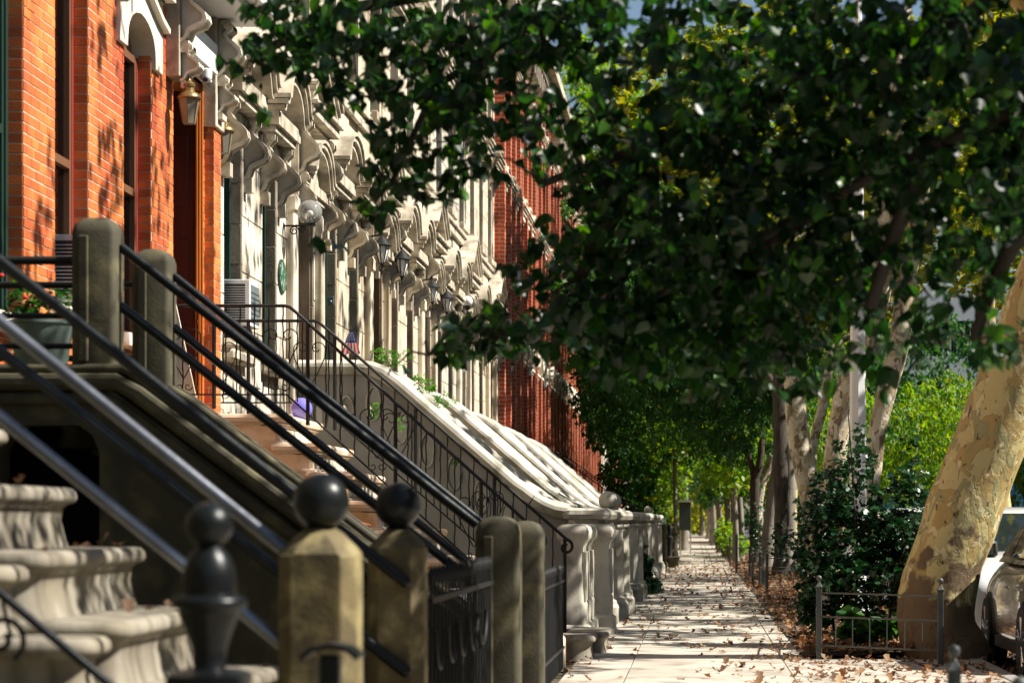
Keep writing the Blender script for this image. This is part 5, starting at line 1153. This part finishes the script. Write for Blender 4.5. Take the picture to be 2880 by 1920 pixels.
# ------------------------------------------------------------ plaque, flag, intercom, board, bowl, planter
g = thing('wall_plaque', 'oval green landmark plaque on the cream stone pier', 'plaque')
M['plaque'] = material('green_enamel', (.02,.12,.06), (.35,.40,.33), rough=.3, scale=(14,14,14), lo=.52, hi=.6, bump=.1, bscale=20)
def oval(cy, cz2, a, c, n=36): return [(cy+a*cos(-2*pi*i/n), cz2+c*sin(-2*pi*i/n)) for i in range(n)]
MB().extr(oval(30.26,4.45,.27,.215), 'x', XF-.01, XF+.02).obj('rim', M['gframe'], g, bevel=.006); MB().extr(oval(30.26,4.45,.24,.19), 'x', XF+.02, XF+.028).obj('face', M['plaque'], g)
g = thing('small_flag', 'small American flag on a stick stuck beside the pale stoop coping', 'flag')
fx, fy, fz = -4.47, 31.3, 3.86
MB().tube([(fx,fy,3.3),(fx,fy,fz+.02)], .004, 6).sph((fx,fy,fz+.03), .009, 8).obj('stick', M['brass'], g)
M['fred'] = material('flag_red', (.55,.02,.04), bump=0); M['fblue'] = material('flag_blue', (.02,.03,.16), bump=0)
def fp(s, t):  # draped: s across 0..1, t down 0..1
    w = .02+.115*t**.8
    return (fx-w*.9+w*1.8*s, fy-.02-.02*sin(s*9)*t, fz-.005-.30*t+.03*abs(s-.5)*0)
for i in range(9):
    b = MB(); vs = []; 
    for j in range(7):
        t = .52+.48*j/6; vs += [fp(i/9, t), fp((i+1)/9, t)]
    b.add(vs, [(2*j, 2*j+1, 2*j+3, 2*j+2) for j in range(6)]); b.obj('stripe', M['white'] if i % 2 else M['fred'], g)
b = MB(); vs = []
for j in range(9):
    for i in range(7): vs.append(fp(i/6, .52*j/8))
b.add(vs, [(j*7+i, j*7+i+1, (j+1)*7+i+1, (j+1)*7+i) for j in range(8) for i in range(6)]); ca = b.obj('canton', M['fblue'], g)
for j in range(1, 7):
    for i in range(4):
        p = Vector(fp((i+.5+.25*(j % 2))/4.5, .52*(j+.5)/8)); r = .0085
        st = [(p.x+(r if q % 2 == 0 else r*.4)*sin(q*pi/5), p.y-.003, p.z+(r if q % 2 == 0 else r*.4)*cos(q*pi/5)) for q in range(10)]
        MB().add([tuple(p-Vector((0,.003,0)))]+st, [(0, q+1, (q+1) % 10+1) for q in range(10)]).obj('star', M['white'], ca)
g = thing('intercom_box', 'small grey intercom box on the stone window reveal', 'intercom')
MB().box(-5.30, -5.215, 34.755, 34.79, 4.50, 4.62).obj('case', M['zinc'], g, bevel=.006); MB().sph((-5.257,34.755,4.55), .012, 10).obj('button', M['white'], g, smooth=1)
MB().extr([(-5.262,2.47),(-4.985,2.47),(-5.235,3.62),(-5.262,3.66)], 'y', 24.25, 24.28).obj('leaning_board', M['cream'], None, label='pale wooden board leaning in the corner of the red doorway', cat='board')
g = thing('gazing_ball', 'shiny violet-blue glass ball on the edge of the tan landing', 'ball')
M['violet'] = material('violet_glass', (.22,.20,.72), rough=.12, bump=0, coat=.6)
MB().sph((-4.12,25.2,2.565), .115, 28).obj('globe', M['violet'], g, smooth=1)
g = thing('planter_bucket', 'galvanised bucket planter with green leaves and red flowers on the brownstone landing', 'planter')
MB().lathe([(.15,0),(.155,.02),(.20,.31),(.212,.315),(.212,.335),(.20,.335),(.19,.28),(.001,.28)], (-4.16,15.35,2.33), 28).obj('bucket', M['zinc'], g, smooth=50)
link('plant', leafmesh('plant', blobpts((-4.2,15.35,2.80), (.26,.2,.14), 420, 8), .05, OVAL, M['ashleaf'], .2), g, kind='stuff')
for p in ((-4.34,15.2,2.87),(-4.28,15.22,2.93),(-4.12,15.2,2.86),(-4.4,15.3,2.95),(-4.05,15.25,2.80),(-4.22,15.2,2.80)): MB().sph(p, .020, 10, .7).obj('flower', M['redflower'], g, smooth=1)
MB().box(-5.19, -1.42, 17.0, 22.6, -.03, .20).obj('forecourt', M['brown_stone'], kind='structure', bevel=.01)

# bicycle standing along the tan stoop
g = thing('bicycle', 'old bicycle with chrome handlebar and orange leather saddle behind the railings', 'bicycle')
M['chrome'] = material('chrome', (.75,.76,.78), rough=.12, metal=1, bump=0); M['leather'] = material('orange_leather', (.42,.12,.04), rough=.4, bump=.05); M['rubber'] = material('rubber', (.02,.02,.02), rough=.8, bump=0)
by, bz = 21.9, .20; wx = (-3.32, -2.22)
for x in wx:
    b = MB(); b.tube([(x+.34*cos(t*pi/16), by, bz+.345+.34*sin(t*pi/16)) for t in range(33)], .016, 8, False); wo = b.obj('wheel', M['rubber'], g, smooth=60)
    s = MB()
    for t in range(18): s.tube([(x, by, bz+.345), (x+.325*cos(t*pi/9), by, bz+.345+.325*sin(t*pi/9))], .0022, 4)
    s.tube([(x+.322*cos(t*pi/16), by, bz+.345+.322*sin(t*pi/16)) for t in range(33)], .008, 6, False); s.obj('spokes', M['chrome'], wo)
fr_ = MB(); bb = (-2.68, by, bz+.28); hd = (-3.16, by, bz+.84); st_ = (-2.56, by, bz+.80); fr_.tube([hd, bb], .016, 8).tube([st_, bb], .015, 8).tube([hd, st_], .014, 8).tube([bb, (wx[1], by, bz+.345)], .010, 6).tube([st_, (wx[1], by, bz+.345)], .009, 6).tube([hd, (wx[0], by, bz+.345)], .013, 8)
fr_.obj('frame', M['iron'], g, smooth=60)
MB().tube([hd, (-3.15,by,bz+1.10)], .012, 8).tube([(-3.02,by-.26,bz+1.16),(-3.15,by-.22,bz+1.20),(-3.24,by-.1,bz+1.16),(-3.17,by,bz+1.10),(-3.24,by+.1,bz+1.16),(-3.15,by+.22,bz+1.20),(-3.02,by+.26,bz+1.16)], .011, 8).obj('handlebar', M['chrome'], g, smooth=60)
for s in (-1, 1): MB().tube([(-3.09,by+s*.245,bz+1.178),(-2.99,by+s*.265,bz+1.15)], .016, 8).obj('grip', M['leather'], g, smooth=60)
MB().lathe([(.02,0),(.045,.01),(.05,.04),(.02,.08)], (-3.2,by-.03,bz+1.02), 16).obj('headlight', M['chrome'], g, smooth=50)
sd2 = MB(); V = []
for i, (x, w, z) in enumerate(((-2.86,.02,1.035),(-2.78,.03,1.045),(-2.68,.05,1.035),(-2.60,.085,1.04),(-2.54,.095,1.06),(-2.49,.08,1.05))):
    for t in range(7): a = pi*t/6; V.append((x, by+w*cos(a), bz+z-.04+.05*sin(a)))
sd2.add(V, [(i*7+t, i*7+t+1, (i+1)*7+t+1, (i+1)*7+t) for i in range(5) for t in range(6)]+[tuple(range(7)), tuple(35+t for t in range(7))]); sd2.obj('saddle', M['leather'], g, smooth=70)
MB().tube([st_, (-2.6,by,bz+1.0)], .012, 8).obj('seat_post', M['chrome'], g)
g = thing('dustbin', 'round dustbin with a pale domed lid behind the picket fence', 'bin')
MB().lathe([(.19,.0),(.22,.5),(.23,.52)], (-1.97,20.0,.2), 24).obj('body', M['zinc'], g, smooth=50); MB().lathe([(.25,.52),(.255,.545),(.20,.60),(.10,.635),(.01,.645)], (-1.97,20.0,.2), 24).obj('lid', M['acwhite'], g, smooth=50)
# foliage of small things far on the house side
g = thing('grey_booth', 'dark grey panelled booth with a white top on the left of the far pavement', 'booth')
MB().box(-.72, -.24, 100, 100.5, 1.0, 2.16).obj('panel', material('slate_panel', (.08,.09,.11), rough=.7), g, bevel=.01); MB().box(-.82, -.14, 99.9, 101, 2.165, 2.26).obj('roof', M['white'], g)
for x in (-.70, -.28): MB().box(x, x+.06, 100.4, 100.46, -.02, 1.0).obj('leg', M['white'], g)
MB().stack(-.86, -.50, 71.8, 72.3, [(-.02,.03),(.22,.03),(.26,0),(.32,.0),(.33,.02)], .02, 2).obj('mounting_block', M['brown_stone'], None, smooth=40, label='small dark brown stone block at the left edge of the far pavement', cat='stone block')
for i, (y, x) in enumerate(((67.5,-.92),(74,-.82),(79,-.80))):
    g = thing('stone_bollard', ['dark turned bollard just after the last pale stoop', 'second dark turned bollard by the iron fence', 'third dark turned bollard farther on'][i], 'bollard', 'dark bollards')
    MB().lathe([(.12,-.02),(.12,.2),(.08,.26),(.07,.7),(.10,.8),(.10,.9),(.05,.95),(.07,1.05),(.09,1.15),(.06,1.25),(.01,1.3)], (x,y,0), 14).obj('shaft', M['brown_stone'] if i != 1 else M['iron'], g, smooth=40)
# white building across the street
WB = thing('white_building', 'white panelled building with blue glazing across the street, glimpsed between the plane trees', 'building')
MB().box(10.6, 24, 150.3, 165, -.1, 16).obj('core', M['dark'], WB)
for i in range(8):
    MB().box(10.6+i*1.7, 12.26+i*1.7, 150.1, 150.3, 9.6, 11.6).obj('panel', M['white'], WB); 
    MB().box(10.6+i*1.7, 12.26+i*1.7, 150.1, 150.3, 13.8, 16).obj('panel', M['white'], WB)
    for q in range(4): MB().box(10.62+i*1.7+q*.42, 10.70+i*1.7+q*.42, 150.15, 150.3, 11.6, 13.8).obj('mullion', M['white'], WB)
MB().box(10.6, 24.2, 149.9, 150.3, 9.3, 9.58).obj('ledge', M['acwhite'], WB)
M['bluegl'] = material('blue_glazing', (.05,.22,.42), (.10,.33,.5), rough=.15, bump=0, scale=(.6,.6,.6))
for i in range(8): MB().box(10.62+i*1.7, 12.24+i*1.7, 150.12, 150.3, 6.3, 9.28).obj('glazing', M['bluegl'], WB); MB().box(10.62+i*1.7, 12.24+i*1.7, 150.12, 150.3, 0, 6.2).obj('glazing', M['bluegl'], WB)

# ------------------------------------------------------------ cars
M['tyre'] = material('tyre', (.018,.018,.018), rough=.85, bump=.1); M['rim'] = material('alloy_rim', (.55,.56,.58), rough=.25, metal=.9, bump=0)
M['carglass'] = material('car_glass', (.015,.022,.022), rough=.03, bump=0, spec=1.0); M['blackplastic'] = material('black_plastic', (.015,.015,.016), rough=.6, bump=0)
def paint(name, c, metal=.0): return material(name, c, rough=.22, metal=metal, bump=0, coat=1.0)
M['lampred'] = material('tail_lamp', (.45,.01,.01), rough=.15, bump=0, coat=1); M['lampclear'] = material('head_lamp', (.5,.52,.55), rough=.1, metal=.6, bump=0, coat=1); M['amber'] = material('amber_lens', (.8,.25,.02), rough=.2, bump=0)
def wheel(parent, x, y, z, r, side):
    me = MB().lathe([(r-.09,-.10),(r-.02,-.105),(r,-.08),(r,.08),(r-.02,.105),(r-.09,.10)], (0,0,0), 32)
    o = me.obj('tyre', M['tyre'], parent, smooth=40); o.location = (x, y, z); o.rotation_euler = (0, pi/2, 0)
    b = MB(); b.lathe([(r-.09,.0),(r-.085,.085),(r-.11,.09),(r-.13,.05),(.06,.045),(.05,.08),(.001,.08)], (0,0,0), 32)
    for k in range(5):
        a = k*2*pi/5
        for da in (-.13, .13): b.tube([(.05*cos(a), .05*sin(a), .085), ((r-.11)*cos(a+da), (r-.11)*sin(a+da), .092)], .022, 6)
    rm = b.obj('rim', M['rim'], parent, smooth=40); rm.location = (x, y, z); rm.rotation_euler = (0, pi/2*side, 0)
def car(label, xc, y0, dirn, pm, L_=4.6, W=1.84, Hh=1.46, cat='car', suv=False, name='parked_car', detail=True):
    "y0 = front bumper; dirn=+1 faces away from the camera (front at larger y)"
    g = thing(name, label, cat, 'parked cars')
    sv = .14 if suv else 0; hr = Hh
    Yc = lambda s: y0-dirn*s
    #        s,  zlow, zmid(hip), zshoulder, ztop, half width
    st = [(0,.30,.50,.64,.72,.76),(.10,.22,.50,.74,.82,.87),(.45,.22,.52,.84+sv*.3,.93+sv*.5,.92),(.95,.22,.55,.90+sv*.4,.98+sv,.92),(1.45,.22,.56,.93+sv*.5,1.02+sv,.92),(2.2,.20,.56,.93+sv*.5,.985+sv,.92),(3.0,.20,.56,.94+sv*.5,.99+sv,.92),(3.7,.21,.57,.96+sv*.5,1.02+sv,.915),(4.2,.24,.57,.97+sv*.4,1.03+sv,.88),(4.5,.30,.58,.95+sv*.3,.98+sv,.80),(4.6,.40,.60,.85+sv*.3,.90+sv,.66)]
    k = L_/4.6; hw = W/2/.92
    V = []; n = 9
    for s, zl, zm, zs, zt, w in st:
        w *= hw; row = [(w*.93,zl),(w*.985,zl+.10),(w,zm),(w*.985,zs-.06),(w*.955,zs),(w*.88,zt-.01),(w*.5,zt+.02),(0,zt+.03)]
        full = [(-a, z) for a, z in row]+[(a, z) for a, z in reversed(row[:-1])]
        V += [(xc+a, Yc(s*k), z-.0) for a, z in full]
    m = len(full); fs = [(i*m+j, i*m+j+1, (i+1)*m+j+1, (i+1)*m+j) for i in range(len(st)-1) for j in range(m-1)]
    fs += [tuple(range(m)), tuple((len(st)-1)*m+j for j in range(m))]
    body = MB().add(V, fs).obj('body', pm, g, smooth=60)
    sb_ = body.modifiers.new('sub', 'SUBSURF'); sb_.levels = 2; sb_.render_levels = 2
    # greenhouse
    rear = 4.35 if suv else 4.0
    gs = [(1.15,1.0+sv,.86,.0),(2.0,1.0+sv,.86,.90),(2.5,1.0+sv,.86,1.0),(3.3,1.0+sv,.86,.99),(rear-.35 if suv else 3.55,1.0+sv,.85,.90),(rear,1.0+sv,.82,.0)]
    V = []
    for s, zb, w, f in gs:
        zr = zb-.04+(hr-zb+.04)*f; wr = (w-(w-.60)*f)*hw; w *= hw
        row = [(w,zb-.05),(wr+(w-wr)*.10,zb-.05+(zr-zb+.05)*.86),(wr*.93,zr-.01),(wr*.5,zr+.015),(0,zr+.02)]
        full = [(-a, z) for a, z in row]+[(a, z) for a, z in reversed(row[:-1])]; V += [(xc+a, Yc(s*k), z) for a, z in full]
    m = len(full); fs = [(i*m+j, i*m+j+1, (i+1)*m+j+1, (i+1)*m+j) for i in range(len(gs)-1) for j in range(m-1)]
    cb_ = MB().add(V, fs).obj('roof', pm, g, smooth=60); q = cb_.modifiers.new('sub', 'SUBSURF'); q.levels = 2; q.render_levels = 2
    # side glass, windscreens
    zb = 1.02+sv; zr = hr-.09
    for sgn in (-1, 1):
        xb = xc+sgn*.868*hw; xt = xc+sgn*.655*hw
        for a, b_ in (((1.62,zb),(2.30,zb),(2.30,zr),(2.18,zr-.02)), ((2.36,zb),(3.22,zb),(3.16,zr),(2.36,zr))), :
            for quad in (a, b_):
                P = []
                for s, z in quad: t = (z-zb)/(zr-zb); P.append((xb+(xt-xb)*t+sgn*.012, Yc(s*k), z))
                MB().add(P+[(p[0]-sgn*.01, p[1], p[2]) for p in P], [(0,1,2,3),(7,6,5,4),(0,4,5,1),(1,5,6,2),(2,6,7,3),(3,7,4,0)]).obj('side_window', M['carglass'], g)
        quad = ((3.28,zb),(rear-.30 if suv else 3.62,zb),(rear-.55 if suv else 3.40,zr),(3.24,zr)); P = []
        for s, z in quad: t = (z-zb)/(zr-zb); P.append((xb+(xt-xb)*t+sgn*.02, Yc(s*k), z))
        MB().add(P+[(p[0]-sgn*.01, p[1], p[2]) for p in P], [(0,1,2,3),(7,6,5,4),(0,4,5,1),(1,5,6,2),(2,6,7,3),(3,7,4,0)]).obj('side_window', M['carglass'], g)
    for s0, s1 in ((1.20,1.92), (rear-.02, rear-.32 if suv else 3.55)):
        P = [(xc-.74*hw, Yc(s0*k)+dirn*.04, zb-.02), (xc+.74*hw, Yc(s0*k)+dirn*.04, zb-.02), (xc+.57*hw, Yc(s1*k)+dirn*.04*(1 if s0 < 2 else -1), hr-.07), (xc-.57*hw, Yc(s1*k)+dirn*.04*(1 if s0 < 2 else -1), hr-.07)]
        if s0 > 2: P = [(p[0], p[1]-dirn*.07, p[2]) if i < 2 else p for i, p in enumerate(P)]
        MB().add(P+[(p[0], p[1], p[2]-.012) for p in P], [(0,1,2,3),(7,6,5,4),(0,4,5,1),(1,5,6,2),(2,6,7,3),(3,7,4,0)]).obj('windscreen', M['carglass'], g)
    r = .36 if suv else .32
    for s in (.86*k, 3.60*k):
        for sgn in (-1, 1):
            ar = MB().tube([(xc+sgn*(.905*hw)+(sgn*.002), Yc(s)+ (r+.055)*cos(t*pi/14), r-.02+(r+.055)*sin(t*pi/14)) for t in range(15)], .022, 6); ar.obj('wheel_arch', M['blackplastic'], g, smooth=60)
            MB().extr([(Yc(s)+(r+.05)*cos(-2*pi*t/28), r-.02+(r+.05)*sin(-2*pi*t/28)) for t in range(28)], 'x', xc+sgn*.84*hw, xc+sgn*.912*hw).obj('wheel_well', M['blackplastic'], g)
            wheel(g, xc+sgn*(.88*hw-.02), Yc(s), r-.0, r, sgn)
    for sgn in (-1, 1):
        MB().box(xc+sgn*.9*hw-.02, xc+sgn*.9*hw+.02, min(Yc(1.35*k), Yc(3.1*k)), max(Yc(1.35*k), Yc(3.1*k)), .22, .34).obj('sill', M['blackplastic'], g, bevel=.01)
        mm = MB().stack(xc+sgn*1.02*hw-.10, xc+sgn*1.02*hw+.10, Yc(1.62*k)-.07, Yc(1.62*k)+.07, [(zb-.02,.03),(zb+.01,0),(zb+.13,.0),(zb+.17,.035)], .05, 3); mm.obj('mirror', M['chrome'], g, smooth=40)
        P = [(xc+sgn*.80*hw, Yc(.10), .66), (xc+sgn*.90*hw, Yc(.42), .72), (xc+sgn*.885*hw, Yc(.50), .84), (xc+sgn*.66*hw, Yc(.10), .79)]
        MB().add([(p[0], p[1]+dirn*.012, p[2]) for p in P]+[(p[0]-sgn*.03, p[1]-dirn*.05, p[2]) for p in P], [(0,1,2,3),(7,6,5,4),(0,4,5,1),(1,5,6,2),(2,6,7,3),(3,7,4,0)]).obj('headlight', M['lampclear'], g, bevel=.008)
        MB().sph((xc+sgn*.86*hw, Yc(.27)+dirn*.01, .72), .035, 12).obj('indicator', M['amber'], g, smooth=1)
        MB().box(xc+sgn*.70*hw-.10, xc+sgn*.70*hw+.10, min(Yc(4.52*k), Yc(4.61*k)), max(Yc(4.52*k), Yc(4.61*k)), .78, .92).obj('tail_light', M['lampred'], g, bevel=.02)
        MB().box(xc+sgn*.62*hw-.12, xc+sgn*.62*hw+.12, min(Yc(-.005), Yc(.12)), max(Yc(-.005), Yc(.12)), .36, .48).obj('fog_grille', M['blackplastic'], g, bevel=.02)
        for s in (1.45, 2.33, 3.25) if not suv else (): MB().box(xc+sgn*.905*hw-.004, xc+sgn*.905*hw+.004, Yc(s*k)-.004, Yc(s*k)+.004, .38, .90).obj('door_seam', M['blackplastic'], g)
        for s in (2.15, 3.05): MB().box(xc+sgn*.925*hw-.012, xc+sgn*.925*hw+.016, Yc(s*k)-.08, Yc(s*k)+.08, .84, .865).obj('handle', M['chrome'], g, bevel=.006)
    MB().box(xc-.40, xc+.40, min(Yc(-.02), Yc(.05)), max(Yc(-.02), Yc(.05)), .44, .60).obj('front_grille', M['blackplastic'], g, bevel=.02)
    g.location = (0, 0, -.12)
    return g
car('champagne SUV parked at the kerb by the leaning plane tree, cut by the right edge', 4.07, 26.6, 1, paint('champagne_paint', (.46,.44,.41), .55), 4.7, 1.92, 1.70, 'car', True)
car('white car parked beyond the champagne SUV, its headlight showing beside the trunk', 4.06, 27.8, -1, paint('white_car_paint', (.72,.72,.72)), 4.6, 1.88, 1.68, 'car', True)
car('grey car hidden behind the ivy bush', 4.05, 35.2, -1, paint('grey_car_paint', (.30,.32,.34), .5))
car('white van-like car seen in slivers through the ivy bush', 4.05, 41.6, -1, paint('white_van_paint', (.7,.7,.7)), 4.9, 1.95, 1.75, 'car', True)
car('silver car beyond the second tree guard', 4.0, 52, -1, paint('silver_paint', (.5,.5,.52), .6)); car('dark blue car farther down the kerb', 4.0, 62, -1, paint('blue_car_paint', (.02,.06,.16)))
car('red car parked by the straight dark trunk', 4.0, 70, -1, paint('red_car_paint', (.50,.02,.015))); car('second white car down the kerb', 4.0, 78, -1, paint('white_car_paint_far', (.7,.7,.7)))
car('distant red car past the forked dark tree', 4.0, 88, -1, paint('red_car_paint_far', (.5,.03,.02))); car('distant dark car down the kerb', 4.0, 97, -1, paint('dark_car_paint', (.03,.03,.035)))
car('farthest silver car down the kerb', 4.0, 108, -1, paint('silver_paint_far', (.45,.46,.48), .5))
car('white car parked on the far side of the road', 11.0, 60, -1, paint('white_across_paint', (.7,.7,.7)), 4.7, 1.9, 1.7, 'car', True)
